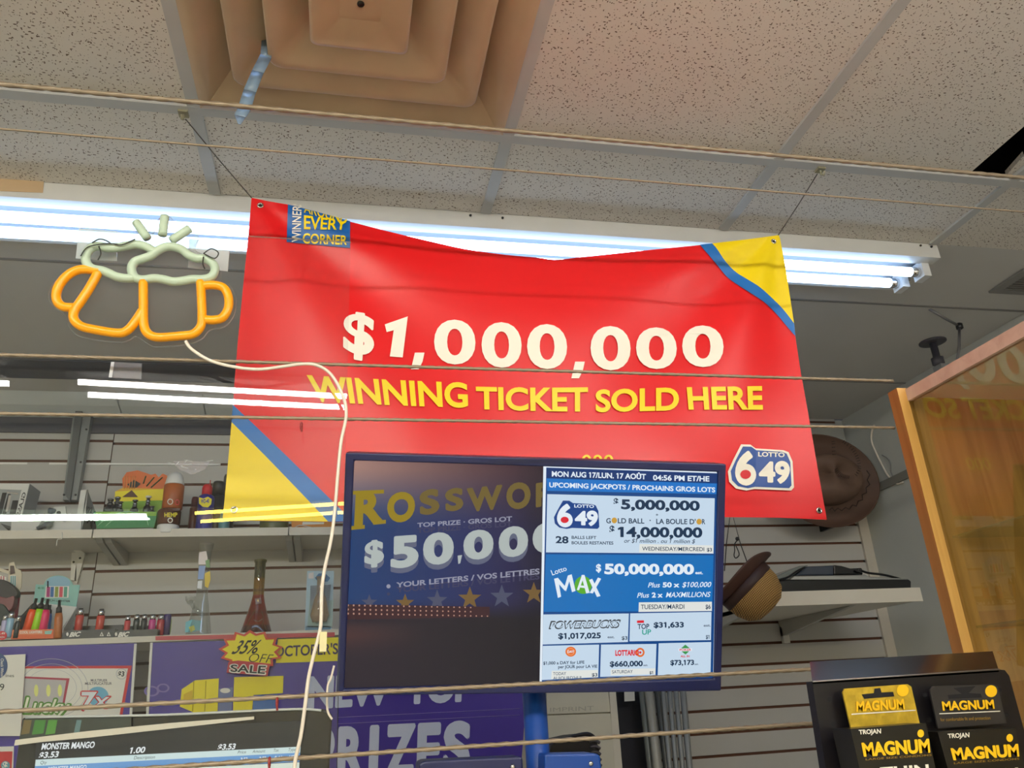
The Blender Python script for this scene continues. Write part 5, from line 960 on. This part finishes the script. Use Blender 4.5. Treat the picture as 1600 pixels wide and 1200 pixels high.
m = MB(); m.pprism([(24, 1156), (140, 1142), (267, 1129.5), (397, 1119.5), (397, 1124), (266, 1138.5), (140, 1152.5), (64, 1159.5), (22, 1165)], PY(1.142), .004, M_beige); tag(m.build('cream_strip'), 'cream plastic strip lying slantwise across the register screen top', 'strip')  # solid strip coloured as a shelf edge reflected in the screen
m = MB(); q = PY(1.1445); m.pprism([(36, 1124), (205, 1121), (205, 1135), (140, 1142), (30, 1155)], q, .002, mat('strip_dark', '#2c3430', .4))  # dark strip and green patches painted as a reflection of bottles
for x0, x1, c in ((38, 50, '6a5a34'), (55, 72, '3a7a30'), (76, 90, '4a8a34'), (120, 128, '5a7a80')): m.ppoly([(x0, 1125), (x1, 1125), (x1-4, 1146), (x0-5, 1148)], q, mat('strip_'+c, '#'+c, .4), .0006)
tag(m.build('printed_strip'), 'dark green printed strip above the cream strip on the register screen', 'strip')
# ================================================================== drawer panel, rails and basket below the screen
P = PY(2.70); dp = thing('cream_cabinet', 'cream panelled cabinet behind the blue pole below the screen', 'cabinet', P.at(900, 1240)); M_cream = mat('cream_laminate', '#cfcab8', .5)
m = MB(); m.pprism([(800, 1060), (948, 1055), (968, 1240), (800, 1240)], P, .22, M_cream); m.build('body', dp)
m = MB(); m.pprism([(853, 1060), (946, 1055), (952, 1112.5), (853, 1116)], P, .012, M_cream, off=.012); m.text('IMPRINT', ((858, 1106), (926, 1103), (926, 1110), (858, 1112)), P, mat('faint_ink', '#b0ab9c', .6), 0, .0126); m.build('drawer_front', dp)
m = MB(); m.pprism([(853, 1118), (952, 1114.5), (966, 1240), (853, 1240)], P, .012, M_cream, off=.012); m.build('drawer_front', dp)
m = MB(); m.pprism([(948, 1055), (958, 1054), (974, 1240), (962, 1240)], P, .03, M_beige, off=.013); m.build('side_stile', dp)
def vrail(x0, x1, y0, x0b, x1b, Y, col, lb):
    P = PY(Y); a, b, c, d = P.at(x0, y0), P.at(x1, y0), P.at(x1b, 1240), P.at(x0b, 1240); m = MB(); n = 6
    A = [a*(1-k/n)+b*(k/n)+Vector((0, -math.sin(3.1416*k/n)*.4*(b-a).length, 0)) for k in range(n+1)]; B = [d*(1-k/n)+c*(k/n)+Vector((0, -math.sin(3.1416*k/n)*.4*(b-a).length, 0)) for k in range(n+1)]
    m.add(A+B, [(k, k+1, n+2+k, n+1+k) for k in range(n)] + [(0, n+1, 2*n+1, n)], mat('rail_'+col, '#'+col, .4, .2), True); m.f.append(tuple(range(n, -1, -1))); m.sm.append((0, False))
    tag(m.build('metal_rail'), lb, 'rail', 'grey rails leaning against the wall')
vrail(995, 1007, 1055, 1015, 1024, 2.82, '7c8280', 'pale green-grey rail, left of the leaning bundle'); vrail(1004, 1018, 1055, 1024, 1040, 2.80, 'a9a9a2', 'broad off-white rail second in the leaning bundle'); vrail(1019, 1029, 1055, 1041, 1050, 2.83, '5c6060', 'dark grey rail beside the broad off-white one')
for k, (a, b) in enumerate(((1030, 1038), (1040, 1048), (1050, 1058), (1060, 1070))):
    vrail(a, b, 1055, a+16, b+16, 2.82, '969a9c', ('grey ribbed rail nearest the dark grey one', 'grey ribbed rail second of four alike', 'grey ribbed rail third of four alike', 'grey ribbed rail rightmost against the bare slat wall')[k])
m = MB(); P = PY(2.84); m.pprism([(975, 1055), (990, 1055), (992, 1095), (976, 1096)], P, .004, M_white); tag(m.build('white_tag'), 'small white tag hanging just below the screen, left of the rails', 'tag')
m = MB(); m.pprism([(958, 1052), (1000, 1052), (1022, 1240), (972, 1240)], PY(2.90), .03, mat('shadow_navy', '#23242e', .7)); tag(m.build('navy_board'), 'dark navy board between cream cabinet and grey rails', 'board')  # dark sheet filling in the shade between cabinet and rails
bk_ = thing('mesh_basket', 'black mesh basket with a curved rim by the blue pole', 'basket', PY(1.62).at(900, 1230)); P = PY(1.62)
m = MB(); M_bas = mat('basket_black', '#14121a', .5); m.pprism([(858, 1178), (861, 1165), (870, 1157), (900, 1150), (920, 1148), (930, 1152), (936, 1170), (942, 1235), (858, 1235)], P, .10, M_bas); m.build('body', bk_)
m = MB(); 
for k in range(7): m.tube(pxpath([(921+k*1.2, 1158+k*9), (930+k*.9, 1157+k*9), (937+k*.7, 1161+k*9)], P.shift(.004), 4), .003, mat('basket_rib', '#4c4a54', .4), 6)
m.build('rib', bk_); m = MB(); m.tube(pxpath([(884, 1156), (900, 1150), (918, 1147), (928, 1152)], P.shift(.004), 4), .004, M_bas, 8); m.build('rim', bk_)
# ================================================================== right end of the wall: hats, shelf, cables
M_h1 = mat('brown_leather', '#5e463a', .6, var=.12, scale=20); M_h1d = mat('dark_stitch', '#2a1a16', .7)
hc = PY(2.80).at(1283, 752); hat = thing('cowboy_hat', 'brown stitched cowboy hat hung flat on the wall behind the banner', 'hat', hc)
sx = PY(2.80).at(1284, 752).x-PY(2.80).at(1283, 752).x
def hp(r, a, y): return hc+Vector((r*82*sx*math.cos(a), y, r*66*sx*math.sin(a)))
m = MB(); ns = 48; rings = [(.50, -.005), (.6, .0), (.78, .012), (.92, .004), (1.0, -.018), (1.02, -.022), (1.0, -.014), (.9, .012), (.6, .012), (.50, .0)]
m.add([hp(r, 6.2832*k/ns, y-.012*abs(math.cos(6.2832*k/ns))*r) for r, y in rings for k in range(ns)], [(i*ns+k, i*ns+(k+1) % ns, (i+1)*ns+(k+1) % ns, (i+1)*ns+k) for i in range(len(rings)-1) for k in range(ns)], M_h1, True); m.build('brim', hat)
m = MB(); rr_ = [(.60, .0), (.60, -.03), (.57, -.06), (.51, -.085), (.40, -.10), (.2, -.092), (.0, -.082)]
m.add([hp(r*(1+.10*math.cos(2*6.2832*k/ns)), 6.2832*k/ns, y+.018*math.cos(6.2832*k/ns*2)*(1 if r < .5 else 0))+Vector((.0, 0, .02*(.6-r))) for r, y in rr_ for k in range(ns)], [(i*ns+k, i*ns+(k+1) % ns, (i+1)*ns+(k+1) % ns, (i+1)*ns+k) for i in range(len(rr_)-1) for k in range(ns)], mat('brown_suede', '#6a5244', .7, var=.1, scale=30), True); m.build('crown', hat)
m = MB(); P = PY(2.698)
def stitches(pts, L, r=.0013):
    pp = arc(pts, 8)
    for k in range(0, len(pp)-1, 2):
        (x, y), (x2, y2) = pp[k], pp[k+1]; dx, dy = x2-x, y2-y; n = math.hypot(dx, dy) or 1; m.tube([P.at(x-dy/n*L, y+dx/n*L), P.at(x+dy/n*L, y-dx/n*L)], r, M_h1d, 5)
stitches([(1302, 690), (1303, 710), (1304, 726), (1310, 738), (1318, 744), (1328, 746)], 2.6); m.build('stitching', hat); m = MB(); stitches([(1318, 690), (1332, 702), (1340, 716), (1343, 732), (1336, 744)], 2.4)
m.build('stitching', hat)
m = MB(); z_ = [(1296, 797), (1300, 793), (1304, 799), (1309, 794), (1315, 798), (1321, 793), (1327, 796), (1332, 789), (1338, 791), (1341, 783), (1348, 781), (1347, 773), (1354, 770), (1353, 762), (1359, 757), (1355, 750), (1359, 742), (1354, 735)]
m.tube([PY(2.772).at(*p) for p in z_], .0018, M_h1d, 6); m.build('brim_lacing', hat)
hk = PY(2.84).at(1304, 812); m = MB(); m.box((hk.x-.008, hk.y-.01, hk.z-.028), (hk.x+.006, YW, hk.z+.016), M_black); m.box((hk.x-.02, hk.y-.02, hk.z+.004), (hk.x+.03, hk.y, hk.z+.014), M_black); tag(m.build('wall_hook'), 'black plastic wall hook under the brown cowboy hat', 'hook')
# straw hat
def woven():
    m = mat('straw_weave', '#b98a4a', .7); nt = m.node_tree; N = nt.nodes.new; L = nt.links.new; b = nt.nodes['Principled BSDF']; tc = [x for x in nt.nodes if x.type == 'TEX_COORD'][0]; mx = [x for x in nt.nodes if x.type == 'MIX'][0]
    fs = []
    for rot in (.5, -1.0):
        mp = N('ShaderNodeMapping'); mp.inputs['Rotation'].default_value = (0, rot, .3); L(tc.outputs['Object'], mp.inputs['Vector']); w = N('ShaderNodeTexWave'); w.bands_direction = 'X'; w.inputs['Scale'].default_value = 62; w.inputs['Distortion'].default_value = .6; L(mp.outputs[0], w.inputs['Vector']); fs.append(w)
    mu = N('ShaderNodeMath'); mu.operation = 'MULTIPLY'; L(fs[0].outputs['Fac'], mu.inputs[0]); L(fs[1].outputs['Fac'], mu.inputs[1])
    mx.inputs['A'].default_value = (*srgb('#5a3a18'), 1); mx.inputs['B'].default_value = (*srgb('#d8ac64'), 1); sq_ = N('ShaderNodeMath'); sq_.operation = 'POWER'; L(mu.outputs[0], sq_.inputs[0]); sq_.inputs[1].default_value = .5; L(sq_.outputs[0], mx.inputs['Factor'])
    bp = N('ShaderNodeBump'); bp.inputs['Strength'].default_value = .6; bp.inputs['Distance'].default_value = .003; L(mu.outputs[0], bp.inputs['Height']); L(bp.outputs[0], b.inputs['Normal']); return m
M_str = woven(); Yh = 2.28; PB = PY(Yh)
hx0 = PB.at(1160, 910); ax = (PB.at(1196, 950)-hx0)+Vector((0, -.022, 0)); ax.normalize(); s_h = PB.at(1159, 900).x-PB.at(1158, 900).x
sh = thing('straw_hat', 'woven straw hat with dark brown brim hanging beside the blue screen', 'hat', hx0)
m = MB(); m.lathe([(40*s_h, 2*s_h), (42*s_h, 12*s_h), (41*s_h, 26*s_h), (34*s_h, 42*s_h), (22*s_h, 51*s_h), (8*s_h, 53*s_h), (0, 53*s_h)], hx0, M_str, ax, 40, caps=False); m.build('crown', sh)
M_brn = mat('brown_brim', '#4a2f26', .6, var=.12, scale=40)
m = MB(); m.lathe([(40.6*s_h, 1*s_h), (43*s_h, 2*s_h), (43*s_h, 13*s_h), (42*s_h, 14*s_h)], hx0, mat('brown_band', '#3a2420', .55), ax, 40, caps=False); m.build('band', sh)
m = MB(); a = ax.orthogonal().normalized(); b = ax.cross(a); ns = 48; side = Vector((.85, -.1, .5)); vs = []; rb = [(40, 1.5), (50, -2), (58, -7), (62, -9), (58, -9), (50, -4), (40, 0)]
for r, h in rb:
    for k in range(ns):
        d = a*math.cos(6.2832*k/ns)+b*math.sin(6.2832*k/ns); t = max(0, d.dot(side.normalized())); curl = (r-40)/22
        vs.append(hx0 + d*(r-7*curl*abs(d.dot(Vector((0, 1, 0)))))*s_h + ax*(h+curl*13*(t**2)-6*curl*abs(d.y))*s_h)
m.add(vs, [(i*ns+k, i*ns+(k+1) % ns, (i+1)*ns+(k+1) % ns, (i+1)*ns+k) for i in range(len(rb)-1) for k in range(ns)], M_brn, True); m.build('brim', sh)
m = MB(); M_cd = mat('black_cord', '#1c1a1c', .6); tpx = PY(2.50).at(1142, 795)
m.tube([PB.at(1132, 892), PY(2.37).at(1135, 850), tpx, PY(2.37).at(1157, 850), PB.at(1168, 880)], .0016, M_cd, 6); m.tube(pxpath([(1154, 842), (1148, 850), (1148, 860), (1147, 868), (1150, 872), (1155, 866), (1150, 853)], PY(2.355), 5), .0018, M_cd, 6); c = PY(2.355).at(1152, 842); m.lathe([(.003, -.006), (.006, -.003), (.006, .003), (.003, .006)], c, M_cd, (0, 0, 1), 12); m.build('chin_cord', sh)
hk = tpx; m = MB(); m.tube([Vector((hk.x, YW, hk.z+.006)), Vector((hk.x, hk.y-.02, hk.z-.002)), Vector((hk.x, hk.y-.025, hk.z+.012))], .003, M_chrome, 8); tag(m.build('slat_hook'), 'metal slat wall hook carrying the straw hat behind the banner hem', 'hook')
# right wall shelf
zs = Z(.247); P = PY(2.37); xa, xb = PY(2.37).at(1196, 945).x, P.at(1443, 941).x; zt_ = P.at(1300, 922).z
rs = thing('wall_shelf', 'cream metal shelf at right on the slat wall under a black appliance', 'shelf', ((xa+xb)/2, 2.6, zs))
m = MB(); m.box((xa, 2.37, zs), (xb, 2.376, zt_), M_beige); m.build('front_lip', rs); m = MB(); m.box((xa, 2.376, zs+.004), (xb, YW-.001, zs+.016), M_beige); m.box((xb-.004, 2.376, zs+.004), (xb, 2.9, zt_-.004), M_beige); m.box((xa, 2.376, zs+.004), (xa+.004, 2.9, zt_-.004), M_beige); m.build('board', rs)
for x, in ((xa+.005,), (xb-.21,)):
    m = MB(); m.prism([(x, 2.45, zs+.003), (x, YW, zs+.003), (x, YW, zs-.055), (x, YW-.05, zs-.05)], (.016, 0, 0), M_steel2); m.box((x, YW-.02, zs-.08), (x+.025, YW-.001, zs-.02), M_white); m.build('bracket', rs)
apt = zs+.016; ap = thing('black_appliance', 'flat black glossy appliance with silver trim lying on the right shelf', 'appliance', (1.65, 2.5, apt)); P = PY(2.42)
M_gb = mat('gloss_black', '#0c0c10', .12, spec=.8)
def slab(pts, d, mt, nm, Y, off=0): 
    mm = MB(); mm.pprism(pts, PY(Y), d, mt); o = mm.build(nm, ap); bv = o.modifiers.new('bevel', 'BEVEL'); bv.width = .004; bv.segments = 2; bv.limit_method = 'ANGLE'; return o
fy = P.at(1300, 921).y; bz = P.at(1300, 925)
slab([(1199, 909), (1232, 905), (1420, 905), (1424, 908), (1424, 927), (1230, 930), (1212, 924)], .24, M_gb, 'base', 2.42)
slab([(1234, 905), (1242, 899.5), (1352, 898), (1358, 901), (1420, 904), (1420, 906.5), (1236, 907)], .22, M_chrome, 'trim', 2.425)
slab([(1244, 899), (1262, 885), (1306, 883), (1316, 884), (1322, 898)], .16, mat('gloss_slate', '#3a4250', .1, spec=.8), 'window_hood', 2.46); slab([(1303, 898), (1303, 882.5), (1316, 884), (1330, 888), (1347, 887), (1349, 898)], .15, M_gb, 'handle', 2.455)
slab([(1200, 907), (1222, 896), (1250, 884), (1264, 883), (1240, 899), (1226, 905)], .16, mat('clear_cover', '#9aa09a', .15, trans=.4), 'cover', 2.475)
m = MB(); m.tube(pxpath([(1342, 890), (1356, 895), (1380, 898), (1404, 904), (1418, 909)], PY(2.44), 5), .004, M_black, 8); m.tube(pxpath([(1212, 907), (1230, 902), (1244, 893), (1258, 886)], PY(2.45), 5), .003, M_black, 8); m.build('cable', ap)
# cables on the side wall
q = PX(XW-.006); m = MB(); m.tube(pxpath([(1366, 664), (1362, 676), (1362, 690), (1369, 708), (1378, 726), (1386, 741), (1394, 750), (1403, 756), (1411, 753)], q, 5), .004, M_cord, 8); tag(m.build('white_cable'), 'white cable looping down the right wall beside the cabinet', 'cable')
m = MB(); m.tube(pxpath([(1378, 711), (1386, 716), (1391, 724), (1392, 738), (1398, 746), (1412, 748)], q, 5), .0022, mat('grey_cable', '#8a8c8a', .5), 8); tag(m.build('grey_cable'), 'thin grey cable on the right wall behind the white one', 'cable')
m = MB(); a, b = PX(XW-.004).at(1366, 766), PX(XW-.004).at(1416, 742); m.prism([PX(XW-.004).at(1364, 760), PX(XW-.004).at(1420, 733), PX(XW-.004).at(1422, 746), PX(XW-.004).at(1366, 772)], (-.008, 0, 0), mat('grey_ledge', '#84827a', .6)); tag(m.build('wall_batten'), 'narrow grey batten across the right wall below the white cable', 'batten')
# ================================================================== black counter rack with packs (nearest, lower right)
P = PY(.80); rk2 = thing('counter_rack', 'black counter rack of gold and black packs at the bottom right', 'rack', P.at(1430, 1230))
M_rk = mat('rack_black', '#17151a', .35, spec=.4)
m = MB(); m.pprism([(1269, 1065), (1560, 1046), (1570, 1047), (1577, 1056), (1600, 1140), (1625, 1230), (1295, 1230)], P, .012, M_rk)
for p in ((1296, 1093), (1445, 1086), (1302, 1131), (1452, 1125), (1308, 1170), (1572, 1117), (1561, 1078)): m.disc(p[0], p[1], 3.6, 3.6, P, M_void, .0004, 16)
m.build('back_panel', rk2)
m = MB(); A = [P.at(1269, 1064), P.at(1560, 1045.5), PY(.85).at(1551, 1017.5), PY(.85).at(1265, 1034)]; m.prism(A, Vector((0, .0, -.003)), mat('rack_gloss', '#1d1a20', .18, spec=.7)); m.build('header', rk2)
m = MB(); m.tube([P.at(1269, 1065)+P.n*.001, P.at(1560, 1046)+P.n*.001], .0009, mat('rack_edge', '#8a8688', .3, .5), 6); m.build('edge_strip', rk2)
M_gold = mat('gold_foil', '#e2b840', .3, .55, var=.5, scale=90, bump=.6); M_gtx = mat('gold_print', '#ffc81e', .35, var=.06); M_pk = mat('pack_black', '#161412', .35); M_pdk = mat('tag_black', '#2c2a2c', .4)
def pack(tagpts, boxpts, hole, seal, nm, goldtag, lb, tq, lq):
    t = thing('hanging_pack', lb, 'package', PY(.76).at(*boxpts[3]), 'packs on the counter rack'); T_ = PY(.785); B_ = PY(.755)
    m = MB(); m.pprism(tagpts, T_, .002, M_gold if goldtag else M_pdk); m.ppoly(hole, T_, M_void, .0005)
    m.disc(seal[0], seal[1], 9.3, 9.3, T_, M_gtx, .0006, 24)
    m.text('MAGNUM', tq[0], T_, M_gtx if True else M_pwhite, .04, .0010); 
    if goldtag: m.ppoly(tq[1], T_, M_pwhite, .0007)
    else: m.ppoly(tq[1], T_, M_pwhite, .0007); m.text('for comfortable fit and protection', tq[2], T_, mat('gold_dull', '#9a7a2c', .5), .01, .0008)
    m.build('hang_tab', t)
    m = MB(); m.pprism(boxpts, B_, .032, M_pk); m.text('TROJAN', lq[0], B_, M_pwhite, .03, .0006); m.disc(lq[3][0], lq[3][1], 5.2, 6.2, B_, M_gtx, .0006, 20); m.text('MAGNUM', lq[1], B_, M_gtx, .05, .0006); m.text('LARGE SIZE CONDOMS', lq[2], B_, mat('gold_dull', '#9a7a2c', .5), .01, .0006); m.text('THIN', lq[4], B_, M_pwhite, .03, .0006)
    m.build('box', t)
pack([(1317, 1082), (1320, 1076), (1418, 1069), (1424, 1073), (1437, 1130), (1437, 1134), (1330, 1138)], [(1329, 1139), (1447, 1130), (1470, 1240), (1352, 1240)], [(1346, 1085), (1365, 1083), (1366, 1076), (1375, 1075), (1377, 1082), (1395, 1081), (1397, 1088), (1350, 1092)], (1410, 1079), 'a', True, 'gold foil topped pack on the black rack',
     [((1337, 1096), (1411, 1092), (1413, 1108), (1337, 1112)), [(1330, 1115), (1430, 1109), (1430, 1110.5), (1330, 1117)], None],
     [((1341, 1140.5), (1376, 1138.5), (1376, 1146), (1342, 1147.5)), ((1345, 1160.5), (1451, 1154), (1453, 1176), (1349, 1182.5)), ((1352, 1185), (1455, 1178), (1455, 1181), (1352, 1188)), (1438, 1146), ((1374, 1199), (1450, 1194), (1452, 1213), (1378, 1218))])
pack([(1453, 1078), (1458, 1072), (1552, 1069), (1559, 1073), (1573, 1130), (1466, 1138)], [(1465, 1144), (1586, 1138), (1612, 1240), (1492, 1240)], [(1489, 1075), (1524, 1072), (1513, 1083), (1532, 1084), (1534, 1090), (1482, 1092), (1480, 1086), (1502, 1084)], (1548, 1080), 'b', False, 'black topped pack hanging right of the gold one',
     [((1470, 1096), (1551, 1093), (1553, 1107.5), (1472, 1110.5)), [(1467, 1114.5), (1562, 1110.5), (1562, 1112), (1467, 1116)], ((1468, 1122), (1546, 1119), (1547, 1124), (1469, 1127))],
     [((1480, 1146.5), (1514, 1144.5), (1514, 1152), (1481, 1153.5)), ((1484, 1169), (1590, 1162), (1592, 1182), (1489, 1188)), ((1490, 1191), (1592, 1184), (1592, 1187), (1490, 1194)), (1577, 1153), ((1514, 1204), (1590, 1199), (1592, 1218), (1518, 1223))])

CT = 1.0
m = MB(); a_, b_ = P.at(1340, 1229), P.at(1560, 1229); m.box((a_.x, .80, CT), (b_.x, .812, a_.z+.02), M_rk); m.box((a_.x-.02, .76, CT), (b_.x+.02, .88, CT+.008), M_rk); m.build('stand', rk2)
m = MB(); q = PY(1.15); a_, b_ = q.at(200, 1320), q.at(330, 1320); m.box((a_.x, 1.155, CT), (b_.x, 1.185, a_.z+.02), M_bez); m.box((a_.x-.05, 1.10, CT), (b_.x+.05, 1.195, CT+.01), M_bez); m.build('stand', pos)
ctr = thing('sales_counter', 'low sales counter under the rack and register, below the picture', 'counter', (-.2, .9, 0))
m = MB(); m.box((-1.3, .62, .96), (.80, 1.2, CT-.0005), M_cream); m.build('worktop', ctr); m = MB(); m.box((-1.28, .66, 0), (.79, 1.18, .96), M_beige); m.build('body', ctr)
m = MB(); c = PY(1.66).at(900, 1234); m.box((c.x-.05, 1.63, 0), (c.x+.05, 1.71, c.z+.01), M_bas); m.build('stand', bk_)
# ------------------------------------------------------------------ tidy
for o in list(SC.objects):
    if '_o' in o: del o['_o']
